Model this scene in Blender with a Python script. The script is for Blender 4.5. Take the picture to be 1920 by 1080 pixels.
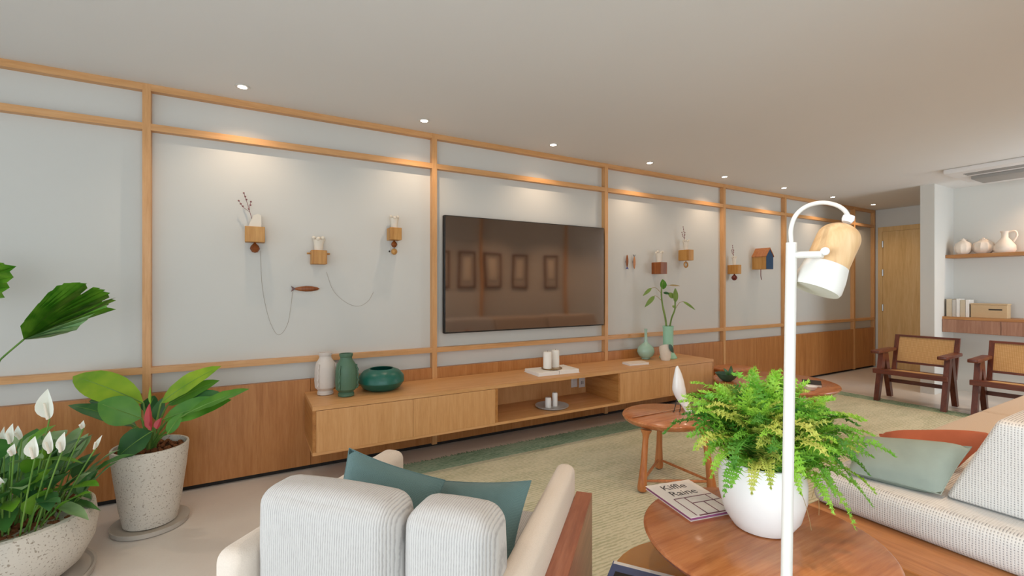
import bpy, bmesh, math, random
from mathutils import Vector, Matrix, noise
random.seed(7)
for o in list(bpy.data.objects): bpy.data.objects.remove(o)
S = bpy.context.scene
COL = S.collection
PI = math.pi

# ---------------------------------------------------------------- camera
FPX, CX, CY, YAW, EYE = 860.0, 960.0, 538.0, math.radians(29.74), 1.276
cam = bpy.data.cameras.new('camera'); camo = bpy.data.objects.new('camera', cam); COL.objects.link(camo)
camo.location = (0, 0, EYE); camo.rotation_euler = (PI/2, 0, -YAW)
cam.sensor_width = 36; cam.lens = FPX/1920*36; cam.shift_y = -2/1920
cam.clip_start = .02
S.camera = camo
FW = Vector((math.sin(YAW), math.cos(YAW), 0)); RT = Vector((math.cos(YAW), -math.sin(YAW), 0)); UP = Vector((0, 0, 1))
C0 = Vector((0, 0, EYE))
def ray(x, y): return FW + RT*((x-CX)/FPX) - UP*((y-CY)/FPX)
def onz(x, y, z=0.0): r = ray(x, y); return C0 + r*((z-EYE)/r.z)
def ony(x, y, Y): r = ray(x, y); return C0 + r*(Y/r.y)
def onx(x, y, X): r = ray(x, y); return C0 + r*(X/r.x)
def dep(x, y, d): return C0 + ray(x, y)*d

# ---------------------------------------------------------------- world, light, exposure
w = bpy.data.worlds.new('world'); S.world = w; w.use_nodes = True
bg = w.node_tree.nodes['Background']; bg.inputs[0].default_value = (.80, .90, 1, 1); bg.inputs[1].default_value = 1.2
S.view_settings.view_transform = 'Standard'; S.view_settings.look = 'None'
S.view_settings.exposure = 0.6; S.view_settings.gamma = 1; S.view_settings.use_curve_mapping = False
def area(name, loc, rot, sx, sy, watts, col, spread=180):
    l = bpy.data.lights.new(name, 'AREA'); l.shape = 'RECTANGLE'; l.size = sx; l.size_y = sy; l.energy = watts; l.color = col; l.spread = math.radians(spread)
    o = bpy.data.objects.new(name, l); COL.objects.link(o); o.location = loc; o.rotation_euler = rot; return o
# daylight entering at the two window walls (left end of the room and behind the camera)
area('daylight_end_window', (-2.72, .5, 1.22), (0, -PI/2, 0), 2.2, 3.4, 17, (.82, .92, 1), 55)
area('daylight_rear_window', (-.35, -2.52, 1.22), (PI/2, 0, 0), 4.4, 2.2, 44, (.80, .91, 1))
area('added_side_fill', (6.95, -.26, 1.22), (PI/2, 0, 0), 1.1, 2.2, 26, (.76, .89, 1))  # fill lamp added out of view to brighten the far end
SPOT_W, SPOT_C = 8.5, (1, .76, .55)
ROOM_W = 26

# ---------------------------------------------------------------- materials
def srgb(h):
    h = h.lstrip('#'); c = [int(h[i:i+2], 16)/255 for i in (0, 2, 4)]
    return tuple(x/12.92 if x <= .04045 else ((x+.055)/1.055)**2.4 for x in c) + (1,)
MATS = {}
class NT:
    def __init__(s, name, rough=.5, spec=.5, coat=0):
        s.m = bpy.data.materials.new(name); s.m.use_nodes = True; s.n = s.m.node_tree.nodes; s.l = s.m.node_tree.links
        s.b = s.n['Principled BSDF']; s.b.inputs['Roughness'].default_value = rough
        s.b.inputs['Specular IOR Level'].default_value = spec; s.b.inputs['Coat Weight'].default_value = coat
        MATS[name] = s.m
    def add(s, t, **kw):
        n = s.n.new(t)
        for k, v in kw.items():
            if k in n.inputs.keys(): n.inputs[k].default_value = v
            else: setattr(n, k, v)
        return n
    def link(s, a, b): s.l.new(a, b)
    def coords(s, scale=(1, 1, 1), rnd=True):
        tc = s.add('ShaderNodeTexCoord'); mp = s.add('ShaderNodeMapping'); mp.inputs['Scale'].default_value = scale
        if rnd:
            oi = s.add('ShaderNodeObjectInfo'); ml = s.add('ShaderNodeMath', operation='MULTIPLY'); ml.inputs[1].default_value = 17.3
            s.link(oi.outputs['Random'], ml.inputs[0]); ad = s.add('ShaderNodeVectorMath', operation='ADD')
            s.link(tc.outputs['Object'], ad.inputs[0]); s.link(ml.outputs[0], ad.inputs[1]); s.link(ad.outputs[0], mp.inputs[0])
        else: s.link(tc.outputs['Object'], mp.inputs[0])
        return mp.outputs[0]
    def ramp(s, fac, stops):
        r = s.add('ShaderNodeValToRGB'); e = r.color_ramp.elements
        while len(e) < len(stops): e.new(.5)
        for i, (p, c) in enumerate(stops): e[i].position = p; e[i].color = srgb(c)
        s.link(fac, r.inputs[0]); return r.outputs[0]
    def bump(s, fac, strength, dist=.01):
        b = s.add('ShaderNodeBump'); b.inputs['Strength'].default_value = strength; b.inputs['Distance'].default_value = dist
        s.link(fac, b.inputs['Height']); s.link(b.outputs[0], s.b.inputs['Normal'])
    def col(s, out): s.link(out, s.b.inputs['Base Color'])
def plain(name, c, rough=.5, spec=.5, var=0.06, scale=30, bump=0, coat=0, metal=0):
    t = NT(name, rough, spec, coat); t.b.inputs['Metallic'].default_value = metal
    nz = t.add('ShaderNodeTexNoise', Scale=scale, Detail=3.0); t.link(t.coords(), nz.inputs['Vector'])
    mx = t.add('ShaderNodeMix', data_type='RGBA'); mx.blend_type = 'MULTIPLY'; mx.inputs[0].default_value = 1
    mx.inputs[6].default_value = srgb(c)
    mr = t.add('ShaderNodeMapRange'); mr.inputs[3].default_value = 1-var; mr.inputs[4].default_value = 1+var
    t.link(nz.outputs[0], mr.inputs[0]); t.link(mr.outputs[0], mx.inputs[7]); t.col(mx.outputs[2])
    if bump: t.bump(nz.outputs[0], bump)
    return t.m
def wood(name, dark, mid, light, axis='z', rough=.45, coat=0, s=1.0, spec=.5):
    t = NT(name, rough, spec, coat); t.b.inputs['Coat Roughness'].default_value = .12
    sc = {'x': (1.2, 16, 16), 'y': (16, 1.2, 16), 'z': (16, 16, 1.2)}[axis]; sc = tuple(v*s for v in sc)
    co = t.coords(sc)
    n1 = t.add('ShaderNodeTexNoise', Scale=1.0, Detail=5.0, Roughness=.6, Distortion=.6); t.link(co, n1.inputs['Vector'])
    sc2 = tuple(v*4 for v in sc); n2 = t.add('ShaderNodeTexNoise', Scale=1.0, Detail=3.0, Roughness=.7); t.link(t.coords(sc2), n2.inputs['Vector'])
    ad = t.add('ShaderNodeMath', operation='MULTIPLY_ADD'); t.link(n2.outputs[0], ad.inputs[0]); ad.inputs[1].default_value = .45
    sb = t.add('ShaderNodeMath', operation='MULTIPLY'); t.link(n1.outputs[0], sb.inputs[0]); sb.inputs[1].default_value = .6
    t.link(sb.outputs[0], ad.inputs[2])
    t.col(t.ramp(ad.outputs[0], [(.36, dark), (.52, mid), (.68, light)])); t.bump(n2.outputs[0], .08, .002)
    return t.m
def leafmat(name, a, b, rough=.4, scale=9):
    t = NT(name, rough, .45)
    nz = t.add('ShaderNodeTexNoise', Scale=scale, Detail=2.0); t.link(t.coords(), nz.inputs['Vector'])
    cr = t.ramp(nz.outputs[0], [(.3, a), (.7, b)]); t.col(cr)
    tr = t.add('ShaderNodeBsdfTranslucent'); t.link(cr, tr.inputs[0]); ms = t.add('ShaderNodeMixShader'); ms.inputs[0].default_value = .25
    t.link(t.b.outputs[0], ms.inputs[1]); t.link(tr.outputs[0], ms.inputs[2]); t.link(ms.outputs[0], t.n['Material Output'].inputs[0])
    return t.m
def ribbed(name, c, dark, axis, period, rough=.9, cross=None):
    t = NT(name, rough, .2); t.b.inputs['Sheen Weight'].default_value = .15
    wv = t.add('ShaderNodeTexWave', wave_type='BANDS', bands_direction=axis, Scale=.314/period, Distortion=1.2); wv.inputs['Detail'].default_value = 2; wv.inputs['Detail Scale'].default_value = 1.5
    t.link(t.coords(rnd=False), wv.inputs['Vector'])
    nz = t.add('ShaderNodeTexNoise', Scale=90.0, Detail=3.0); t.link(t.coords(), nz.inputs['Vector'])
    ad = t.add('ShaderNodeMath', operation='MULTIPLY_ADD'); t.link(nz.outputs[0], ad.inputs[0]); ad.inputs[1].default_value = .6
    t.link(wv.outputs['Fac'], ad.inputs[2]); f = ad.outputs[0]
    if cross:
        w2 = t.add('ShaderNodeTexWave', wave_type='BANDS', bands_direction=cross, Scale=.314/period, Distortion=1.5); w2.inputs['Detail'].default_value = 2
        t.link(t.coords(rnd=False), w2.inputs['Vector']); m2 = t.add('ShaderNodeMath', operation='MAXIMUM'); t.link(f, m2.inputs[0]); t.link(w2.outputs['Fac'], m2.inputs[1]); f = m2.outputs[0]
    t.col(t.ramp(f, [(.25, dark), (.75, c)])); t.bump(f, .35, .003)
    return t.m
def emit(name, c, s):
    t = NT(name); t.b.inputs['Base Color'].default_value = srgb(c); t.b.inputs['Emission Color'].default_value = srgb(c); t.b.inputs['Emission Strength'].default_value = s; return t.m

M = MATS
plain('wall_paint', 'd3d1ca', .85, .2, .015, 3); plain('ceiling_paint', 'e4e2de', .9, .2, .012, 2)
def floor_mat():
    t = NT('floor_stone', .28, .45)
    n = t.add('ShaderNodeTexNoise', Scale=1.6, Detail=6.0, Roughness=.6); t.link(t.coords(rnd=False), n.inputs['Vector'])
    n2 = t.add('ShaderNodeTexNoise', Scale=120.0, Detail=2.0); t.link(t.coords(rnd=False), n2.inputs['Vector'])
    ad = t.add('ShaderNodeMath', operation='MULTIPLY_ADD'); t.link(n2.outputs[0], ad.inputs[0]); ad.inputs[1].default_value = .18; t.link(n.outputs[0], ad.inputs[2])
    t.col(t.ramp(ad.outputs[0], [(.35, 'd3cac0'), (.8, 'e0d9d0')]))
floor_mat()
wood('oak_vertical', 'c89158', 'd49e66', 'dca974', 'z', .42, s=1.6)
wood('oak_along', 'c89158', 'd49e66', 'dca974', 'x', .42, s=1.6)
wood('oak_depth', '9a6230', 'b0763c', 'c08a50', 'y', .42)
wood('wainscot_wood', 'a86a32', 'b87a42', 'c4884e', 'z', .42, s=1.3)
wood('cherry_wood', '9a562e', 'b56f40', 'c68252', 'x', .26, .35)
wood('cherry_leg', 'a05a2c', 'b9723e', 'c98650', 'z', .3, .3)
wood('teak_dark', '4a2012', '642d18', '7a3c22', 'z', .4, .1)
wood('teak_rail', '4a2012', '642d18', '7a3c22', 'y', .4, .1)
wood('walnut_rail', '74402a', '8c523a', 'a06448', 'y', .35, .15)
wood('pale_wood', 'b98e60', 'd0a878', 'dfbd90', 'z', .5)
wood('ornament_oak', 'a86e2c', 'c08a45', 'd09c58', 'z', .5)
wood('ornament_walnut', '6e3410', '8a4a1c', 'a05c28', 'z', .45)
wood('cabinet_wood', '8f6248', 'a2745a', 'b08468', 'z', .45)
wood('platform_wood', 'a2622f', 'b97a44', 'c98a54', 'y', .35, .1)
wood('door_wood', 'd0a668', 'dcb478', 'e4c088', 'z', .5)
ribbed('rib_fabric', 'b8b4af', '9c9894', 'X', .0065)
plain('plain_upholstery', 'd2c5b7', .95, .15, .08, 260, .15)
ribbed('woven_fabric', 'd6d3ce', '8f8d8c', 'Y', .0085, cross='Z')
ribbed('seat_fabric', 'd0bfac', 'b7a694', 'X', .007, cross='Y')
ribbed('teal_linen', '5c7472', '4d6463', 'X', .003, cross='Y')
plain('sage_velvet', '95a197', .85, .2, .12, 14, .2); plain('rust_cloth', 'b4664a', .85, .2, .1, 18, .2)
def speck(name, base, dot):
    t = NT(name, .6, .3); v = t.add('ShaderNodeTexNoise', Scale=130.0, Detail=1.0); t.link(t.coords(), v.inputs['Vector'])
    t.col(t.ramp(v.outputs[0], [(.30, dot), (.40, base), (1, base)]))
speck('terrazzo', 'd2cabd', 'a09484')
plain('saucer_stone', 'b9b1a6', .6); plain('white_ceramic', 'f0eeea', .25, .5, .01); plain('matte_ceramic', 'dcd0c6', .6, .3, .04)
plain('cream_ceramic', 'e6dccb', .5, .3, .04); plain('pink_ceramic', 'ecdccb', .6, .3, .05)
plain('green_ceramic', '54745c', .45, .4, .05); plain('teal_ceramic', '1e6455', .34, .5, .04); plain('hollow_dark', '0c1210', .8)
plain('celadon', 'a3c4b0', .25, .5, .04); plain('mint', '9fceb0', .35, .4, .04); plain('dark_leaf_paint', '2d5340', .4)
plain('white_metal', 'd4cfc6', .35, .5, .01); plain('white_plastic', 'e6e4e2', .4, .5, .02); plain('grey_plastic', '9a9894', .5)
plain('black_metal', '1c1a18', .5); plain('dark_gap', '24201c', .8); plain('aluminium', 'b9bcc0', .35, .5, .02, metal=1)
plain('candle_wax', 'f3efe6', .5, .4, .01); plain('paper', 'ece7df', .8, .2, .03); plain('book_cover', 'e6ddd6', .55, .3, .02)
plain('brass', 'b08a4a', .3, .5, .05, metal=1); plain('maroon_ink', '7d4c58', .6); plain('black_ink', '3a3434', .6); plain('magenta_paper', 'a05a86', .6)
plain('blue_cover', '46557f', .35, .5, .3, 25); plain('brown_cover', '8a5238', .4); plain('sand_cover', 'cdbda2', .7, .3, .05); plain('grey_cover', 'c4bdb2', .7); plain('tan_box', 'c9ac84', .7)
plain('ochre_lacquer', 'b5771a', .25, .5, .08, 3, coat=.4)
plain('tray_metal', 'b4b7b8', .3, .5, .02); plain('blue_paint', '2c4a6a', .5, .3, .1); plain('violet_paint', '4a4a86', .5)
plain('dark_red', '6e2c24', .4); plain('soil', '4a3422', .95, .1, .3, 60, .4); plain('clay_pebble', '7d5034', .9, .1, .3, 40)
plain('twig', '8b5a5a', .7); plain('dry_stem', 'a08a5c', .8); plain('thread', '9a8c78', .8)
leafmat('leaf_lime', '6fa01c', '9cbc2a'); leafmat('leaf_mid', '3f7f1e', '639a30'); leafmat('leaf_dark', '24552a', '3f7238'); leafmat('leaf_gloss', '2f6636', '5c8a54', .3)
leafmat('leaf_lily', '36682f', '568f45', .35); leafmat('leaf_lily_light', '7aa268', '9fbc8c', .35); leafmat('leaf_lily_bright', '5c9a26', '84b53c', .35)
leafmat('leaf_palm', '3f8018', '74a832', .4, 20); leafmat('leaf_palm_pale', '6f9e5c', '9cc08a', .4, 20)
leafmat('fern_bright', '7fb82e', 'a8d24e', .5, 12); leafmat('fern_mid', '5a9a26', '82bb3c', .5, 12); leafmat('fern_yellow', 'a3b440', 'c9cc66', .5, 12); leafmat('fern_deep', '3c7a22', '5c9630', .5, 12)
leafmat('red_sheath', '9c2430', 'cc4a4a', .4); leafmat('spathe', 'eef0e2', 'fbfbf4', .4); leafmat('bamboo_green', '6f8f3c', '93ab58', .5); leafmat('stem_green', '5f8c3a', '85ac50', .5)
def cane_mat():
    t = NT('cane', .6, .3); co = t.coords(rnd=False)
    a = t.add('ShaderNodeTexWave', wave_type='BANDS', bands_direction='Y', Scale=.314/.012, Distortion=.3); b = t.add('ShaderNodeTexWave', wave_type='BANDS', bands_direction='Z', Scale=.314/.012, Distortion=.3)
    t.link(co, a.inputs['Vector']); t.link(co, b.inputs['Vector']); m = t.add('ShaderNodeMath', operation='MULTIPLY'); t.link(a.outputs['Fac'], m.inputs[0]); t.link(b.outputs['Fac'], m.inputs[1])
    t.col(t.ramp(m.outputs[0], [(.0, 'c2955c'), (.55, 'd9b27c'), (1, 'e3c391')])); t.bump(m.outputs[0], .3, .003)
cane_mat()
def rug_mat(name, a, b, c):
    t = NT(name, .95, .1); co = t.coords(rnd=False)
    n = t.add('ShaderNodeTexNoise', Scale=2.2, Detail=5.0, Roughness=.7); t.link(t.coords((1, 3, 1), rnd=False), n.inputs['Vector'])
    n2 = t.add('ShaderNodeTexNoise', Scale=70.0, Detail=2.0); t.link(t.coords((.5, 1.6, 1), rnd=False), n2.inputs['Vector'])
    wv = t.add('ShaderNodeTexWave', wave_type='BANDS', bands_direction='Y', Scale=.314/.022, Distortion=2.5); wv.inputs['Detail'].default_value = 3; t.link(co, wv.inputs['Vector'])
    ad = t.add('ShaderNodeMath', operation='MULTIPLY_ADD'); t.link(n2.outputs[0], ad.inputs[0]); ad.inputs[1].default_value = .7; t.link(n.outputs[0], ad.inputs[2])
    a2 = t.add('ShaderNodeMath', operation='MULTIPLY_ADD'); t.link(wv.outputs['Fac'], a2.inputs[0]); a2.inputs[1].default_value = .25; t.link(ad.outputs[0], a2.inputs[2])
    t.col(t.ramp(a2.outputs[0], [(.6, a), (.95, b), (1.25 if False else 1.0, c)])); t.bump(a2.outputs[0], .6, .01)
rug_mat('rug_weave', 'a3a88a', 'bfbda2', 'cecbb2'); rug_mat('rug_border_weave', '66846a', '84a087', 'a0b49c')
def tvmat():
    t = NT('tv_glass', .06, .5); t.b.inputs['Base Color'].default_value = (.02, .014, .012, 1); t.b.inputs['IOR'].default_value = 3.0; t.b.inputs['Specular Tint'].default_value = (1, .82, .72, 1)
    n = t.add('ShaderNodeTexNoise', Scale=1.6, Detail=1.0); t.link(t.coords(rnd=False), n.inputs['Vector']); t.bump(n.outputs[0], .05, .05)
tvmat()
emit('lamp_glow', 'fff1dc', 14)
def glassmat():
    t = NT('window_glass', .0, .5); t.b.inputs['Transmission Weight'].default_value = 1; t.b.inputs['IOR'].default_value = 1.02
glassmat()

# ---------------------------------------------------------------- mesh builder
class MB:
    def __init__(s): s.v = []; s.f = []
    def add(s, vs, fs, mat=None):
        k = len(s.v); s.v += [tuple(mat @ Vector(p)) if mat else tuple(p) for p in vs]; s.f += [tuple(i+k for i in q) for q in fs]; return s
    def box(s, x0, x1, y0, y1, z0, z1, mat=None):
        return s.add([(x, y, z) for x in (x0, x1) for y in (y0, y1) for z in (z0, z1)], [(0, 1, 3, 2), (4, 6, 7, 5), (0, 4, 5, 1), (2, 3, 7, 6), (0, 2, 6, 4), (1, 5, 7, 3)], mat)
    def rbox(s, x0, x1, y0, y1, z0, z1, r=.01, n=2, mat=None, bulge=0, res=None):
        hx, hy, hz = (x1-x0)/2, (y1-y0)/2, (z1-z0)/2; c = Vector(((x0+x1)/2, (y0+y1)/2, (z0+z1)/2)); r = min(r, hx, hy, hz)
        res = res or 0; key = {}; vs = []; fs = []
        def ticks(h):
            a = [-h+r*(1-math.cos(PI/2*i/n)) for i in range(n+1)]; inner = [(-h+r)+(2*h-2*r)*i/(res+1) for i in range(1, res+1)]
            t = a+inner+[-q for q in reversed(a)]; o = []
            for q in t:
                if not o or abs(q-o[-1]) > 1e-7: o.append(q)
            return o
        T = [ticks(hx), ticks(hy), ticks(hz)]; H = (hx, hy, hz)
        def vid(p):
            kk = tuple(round(q, 6) for q in p)
            if kk not in key:
                inn = [max(-H[i]+r, min(H[i]-r, p[i])) for i in range(3)]; d = Vector([p[i]-inn[i] for i in range(3)])
                q = Vector(inn) + (d.normalized()*r if d.length > 1e-9 else d)
                if bulge:
                    u = [p[i]/H[i] for i in range(3)]
                    for i in range(3):
                        j, k2 = (i+1) % 3, (i+2) % 3; q[i] += bulge*u[i]*max(0, 1-u[j]**2)*max(0, 1-u[k2]**2)
                key[kk] = len(vs); vs.append(q+c)
            return key[kk]
        for ax in range(3):
            a, b = (ax+1) % 3, (ax+2) % 3
            for sg in (-1, 1):
                for i in range(len(T[a])-1):
                    for j in range(len(T[b])-1):
                        q = []
                        for (ii, jj) in ((i, j), (i+1, j), (i+1, j+1), (i, j+1)):
                            p = [0, 0, 0]; p[ax] = sg*H[ax]; p[a] = T[a][ii]; p[b] = T[b][jj]; q.append(vid(p))
                        if len(set(q)) >= 3: fs.append(tuple(dict.fromkeys(q if sg > 0 else q[::-1])))
        return s.add(vs, fs, mat)
    def lathe(s, prof, c=(0, 0, 0), n=32, mat=None, sx=1, sy=1):
        vs = []; fs = []
        for r, z in prof:
            for i in range(n): a = 2*PI*i/n; vs.append((c[0]+r*sx*math.cos(a), c[1]+r*sy*math.sin(a), c[2]+z))
        for k in range(len(prof)-1):
            for i in range(n): j = (i+1) % n; fs.append((k*n+i, k*n+j, (k+1)*n+j, (k+1)*n+i))
        if prof[0][0] > 1e-6: fs.append(tuple(range(n))[::-1])
        if prof[-1][0] > 1e-6: fs.append(tuple((len(prof)-1)*n+i for i in range(n)))
        return s.add(vs, fs, mat)
    def tube(s, pts, r, n=8, caps=True):
        pts = [Vector(p) for p in pts]; rr = r if isinstance(r, (list, tuple)) else [r]*len(pts); vs = []; fs = []
        t0 = (pts[1]-pts[0]).normalized(); u = t0.orthogonal().normalized()
        for k, p in enumerate(pts):
            t = (pts[min(k+1, len(pts)-1)]-pts[max(k-1, 0)]).normalized(); u = (u-t*u.dot(t)).normalized(); b = t.cross(u)
            for i in range(n): a = 2*PI*i/n; vs.append(p+(u*math.cos(a)+b*math.sin(a))*rr[k])
        for k in range(len(pts)-1):
            for i in range(n): j = (i+1) % n; fs.append((k*n+i, k*n+j, (k+1)*n+j, (k+1)*n+i))
        if caps: fs += [tuple(range(n))[::-1], tuple((len(pts)-1)*n+i for i in range(n))]
        return s.add(vs, fs)
    def sphere(s, c, r, n=12, sz=1, mat=None):
        pr = [(max(r*math.sin(PI*k/(n//2+1)), 1e-5 if k in (0, n//2+1) else 0), -r*sz*math.cos(PI*k/(n//2+1))) for k in range(n//2+2)]
        pr[0] = (1e-7, -r*sz); pr[-1] = (1e-7, r*sz)
        return s.lathe(pr, c, n, mat)
    def prism(s, poly, a, b, axis='y', mat=None):
        def P(p, t): return {'x': (t, p[0], p[1]), 'y': (p[0], t, p[1]), 'z': (p[0], p[1], t)}[axis]
        n = len(poly); vs = [P(p, a) for p in poly]+[P(p, b) for p in poly]
        fs = [tuple(range(n)), tuple(range(2*n-1, n-1, -1))]+[(i, i+n, (i+1) % n+n, (i+1) % n) for i in range(n)]
        return s.add(vs, fs, mat)
    def leaf(s, base, tip, width, nrm=(0, 0, 1), bend=.15, fold=.25, rows=8, peak=.42, wave=0, sharp=1.0):
        base, tip = Vector(base), Vector(tip); nrm = Vector(nrm).normalized(); L = (tip-base).length; ctl = (base+tip)/2+nrm*bend*L; vs = []; fs = []
        for k in range(rows+1):
            t = k/rows; p = base*(1-t)**2+ctl*2*t*(1-t)+tip*t*t; tg = ((ctl-base)*(1-t)+(tip-ctl)*t).normalized(); sd = tg.cross(nrm)
            sd = sd.normalized() if sd.length > 1e-4 else tg.orthogonal(); up = sd.cross(tg)
            e = math.log(.5)/math.log(peak); wd = width/2*max(math.sin(PI*(t**e)), 0)**(.8*sharp)
            if k in (0, rows): wd = .0006
            for j in (-1, -.5, 0, .5, 1):
                off = sd*(wd*j)+up*(abs(j)*wd*fold+wave*wd*math.sin(k*2.1+j*2)*abs(j)); vs.append(p+off)
        for k in range(rows):
            for j in range(4): a = k*5+j; fs.append((a, a+1, a+6, a+5))
        return s.add(vs, fs)
    def build(s, name, mat, parent=None, smooth=False, origin=None):
        me = bpy.data.meshes.new(name); o0 = Vector(origin) if origin is not None else Vector((0, 0, 0))
        me.from_pydata([tuple(Vector(p)-o0) for p in s.v], [], s.f)
        bm = bmesh.new(); bm.from_mesh(me); bmesh.ops.recalc_face_normals(bm, faces=bm.faces); bm.to_mesh(me); bm.free()
        me.materials.append(MATS[mat])
        if smooth:
            me.polygons.foreach_set('use_smooth', [True]*len(me.polygons))
            if smooth != 'all':
                try: me.set_sharp_from_angle(angle=math.radians(38))
                except Exception: pass
        o = bpy.data.objects.new(name, me); COL.objects.link(o)
        if parent: o.parent = parent
        elif origin is not None: o.location = o0
        return o
def tag(o, label, cat, group=None):
    o['label'] = label; o['category'] = cat
    if group: o['group'] = group
    return o
def thing(name, label, cat, loc=(0, 0, 0), rz=0, group=None):
    o = bpy.data.objects.new(name, None); COL.objects.link(o); o.location = loc; o.rotation_euler = (0, 0, rz); o.empty_display_size = .05
    return tag(o, label, cat, group)
def struct(o): o['kind'] = 'structure'; return o
def sempty(name, loc=(0, 0, 0)):
    o = bpy.data.objects.new(name, None); COL.objects.link(o); o.location = loc; o['kind'] = 'structure'; return o
def share(src, parent, loc=(0, 0, 0), rot=(0, 0, 0), scale=(1, 1, 1)):
    c = src.copy(); COL.objects.link(c); c.parent = parent; c.location = loc; c.rotation_euler = rot; c.scale = scale; return c
def bez(p0, p1, p2, n=8):
    p0, p1, p2 = Vector(p0), Vector(p1), Vector(p2); return [p0*(1-t)**2+p1*2*t*(1-t)+p2*t*t for t in [i/n for i in range(n+1)]]
def spline(pts, n=6):
    P = [Vector(p) for p in pts]; P = [P[0]*2-P[1]]+P+[P[-1]*2-P[-2]]; out = []
    for i in range(1, len(P)-2):
        for k in range(n):
            t = k/n; a, b, c, d = P[i-1], P[i], P[i+1], P[i+2]
            out.append(.5*((2*b)+(c-a)*t+(2*a-5*b+4*c-d)*t*t+(3*b-a-3*c+d)*t**3))
    return out+[P[-2]]

# ================================================================ the room
WF, WB = 3.484, 3.534           # front of the wood battens; white wall face behind them
XF = 8.70                        # far end wall
XL, YR, YO = -2.8, -2.6, -0.30   # left window wall, rear window wall, wall behind the sofa
H = 2.5
struct(MB().box(XL-.2, XF+.2, YR-.2, WB+.2, -.12, 0).build('floor', 'floor_stone'))
struct(MB().box(XL-.2, XF+.2, YR-.2, WB+.2, H, H+.12).build('ceiling', 'ceiling_paint'))
struct(MB().box(XL-.2, XF+.2, WB, WB+.15, 0, H).build('wall_left', 'wall_paint'))
struct(MB().box(XF, XF+.15, -1.2, WB, 0, H).build('wall_back', 'wall_paint'))
struct(MB().box(2.0, 6.35, YO-.12, YO, 0, H).box(7.55, XF+.15, YO-.12, YO, 0, H).box(6.35, 7.55, YO-.12, YO, 2.35, H).box(6.35, 7.55, YO-.12, YO, 0, .06).build('wall_right', 'wall_paint'))
struct(MB().box(2.0, 2.12, YR, YO-.12, 0, H).build('wall_return', 'wall_paint'))
# window walls: parapet bands round real openings
wl = MB().box(XL-.15, XL, YR, -1.25, 0, H).box(XL-.15, XL, 3.25, WB, 0, H).box(XL-.15, XL, -1.25, 3.25, 2.35, H).box(XL-.15, XL, -1.25, 3.25, 0, .06)
struct(wl.build('wall_front', 'wall_paint'))
wr = MB().box(XL, -2.6, YR-.15, YR, 0, H).box(1.85, 2.12, YR-.15, YR, 0, H).box(-2.6, 1.85, YR-.15, YR, 2.35, H).box(-2.6, 1.85, YR-.15, YR, 0, .06)
struct(wr.build('wall_rear', 'wall_paint'))
def window(name, along, a0, a1, plane, n):
    e = sempty(name); fr = MB()
    def bx(b, u0, u1, z0, z1, t=.03):
        if along == 'y': b.box(plane-t, plane+t, u0, u1, z0, z1)
        else: b.box(u0, u1, plane-t, plane+t, z0, z1)
    bx(fr, a0, a1, .06, .12); bx(fr, a0, a1, 2.29, 2.35); fr.build('window_frame', 'white_metal', e)
    for i in range(n+1):
        u = a0+(a1-a0)*i/n; u = min(max(u, a0+.03), a1-.03); m = MB(); bx(m, u-.03, u+.03, .12, 2.29); m.build('mullion', 'white_metal', e)
    for i in range(n):
        u0, u1 = a0+(a1-a0)*i/n+.03, a0+(a1-a0)*(i+1)/n-.03; g = MB(); bx(g, u0, u1, .12, 2.29, .004); g.build('pane', 'window_glass', e)
window('window_1', 'y', -1.25, 3.25, XL-.08, 4); window('window_2', 'x', -2.6, 1.85, YR-.08, 4); window('added_window_3', 'x', 6.35, 7.55, YO-.06, 2)  # the sofa-wall window is unseen, added to bring light to the far end

# wood batten grid on the long wall
tr = sempty('trim_1', (0, WF, 0))
PX = [-2.36, -.54, 1.28, 3.07, 4.905, 6.175, 8.015, 8.66]
for x in PX: MB().box(x-.02, x+.02, 0, WB-WF, .02, H).build('post', 'oak_vertical', tr)
xs = [XL]+PX
for i in range(len(xs)-1):
    a, b = xs[i]+(.02 if i else 0), xs[i+1]-.02
    for z0, z1 in ((2.46, 2.5), (2.222, 2.262), (.752, .79)): MB().box(a, b, .002, WB-WF, z0, z1).build('rail', 'oak_along', tr)
# wood wainscot panels below the battens
wn = sempty('trim_2', (0, 0, 0))
for i in range(len(xs)-1):
    a, b = xs[i]+(.02 if i else 0), xs[i+1]-.02; k = 2 if b-a > 1 else 1
    for j in range(k):
        MB().rbox(a+(b-a)*j/k+.001, a+(b-a)*(j+1)/k-.001, WF+.006, WB, .03, .63, .0015, 1).build('panel', 'wainscot_wood', wn)
struct(MB().box(XL, XF, WF+.03, WB, 0, .03).build('shadow_gap_strip_left', 'dark_gap'))  # recess strip coloured dark to stand in for shade under the panels
# alcove column and shelf niche at the far end
CXF, CY0, CY1, NB = 7.04, 2.235, 2.368, 7.62
struct(MB().box(CXF, XF, CY0, CY1, 0, H).build('wall_alcove', 'wall_paint'))
struct(MB().box(NB, XF, YO, CY0, 0, H).build('wall_niche', 'wall_paint'))
d = sempty('door_1', (XF, 0, 0))
y0, y1 = 2.46, 3.40
MB().box(-.02, 0, y1-.01, y1+.05, 0, 2.15).box(-.02, 0, y0-.05, y0+.01, 0, 2.15).box(-.02, 0, y0-.05, y1+.05, 2.15, 2.22).build('door_frame', 'door_wood', d)
MB().rbox(-.012, -.001, y0+.01, y1-.01, .01, 2.149, .003, 1).build('door_leaf', 'door_wood', d)
for z in (.95, 1.5, 1.95): MB().tube([(-.02, y1-.012, z-.05), (-.02, y1-.012, z+.05)], .012, 8).build('hinge', 'aluminium', d)
MB().rbox(-.07, -.05, y0+.06, y0+.2, 1.0, 1.02, .006, 2).box(-.05, -.012, y0+.07, y0+.09, 1.0, 1.02).build('door_handle', 'aluminium', d)
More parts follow.
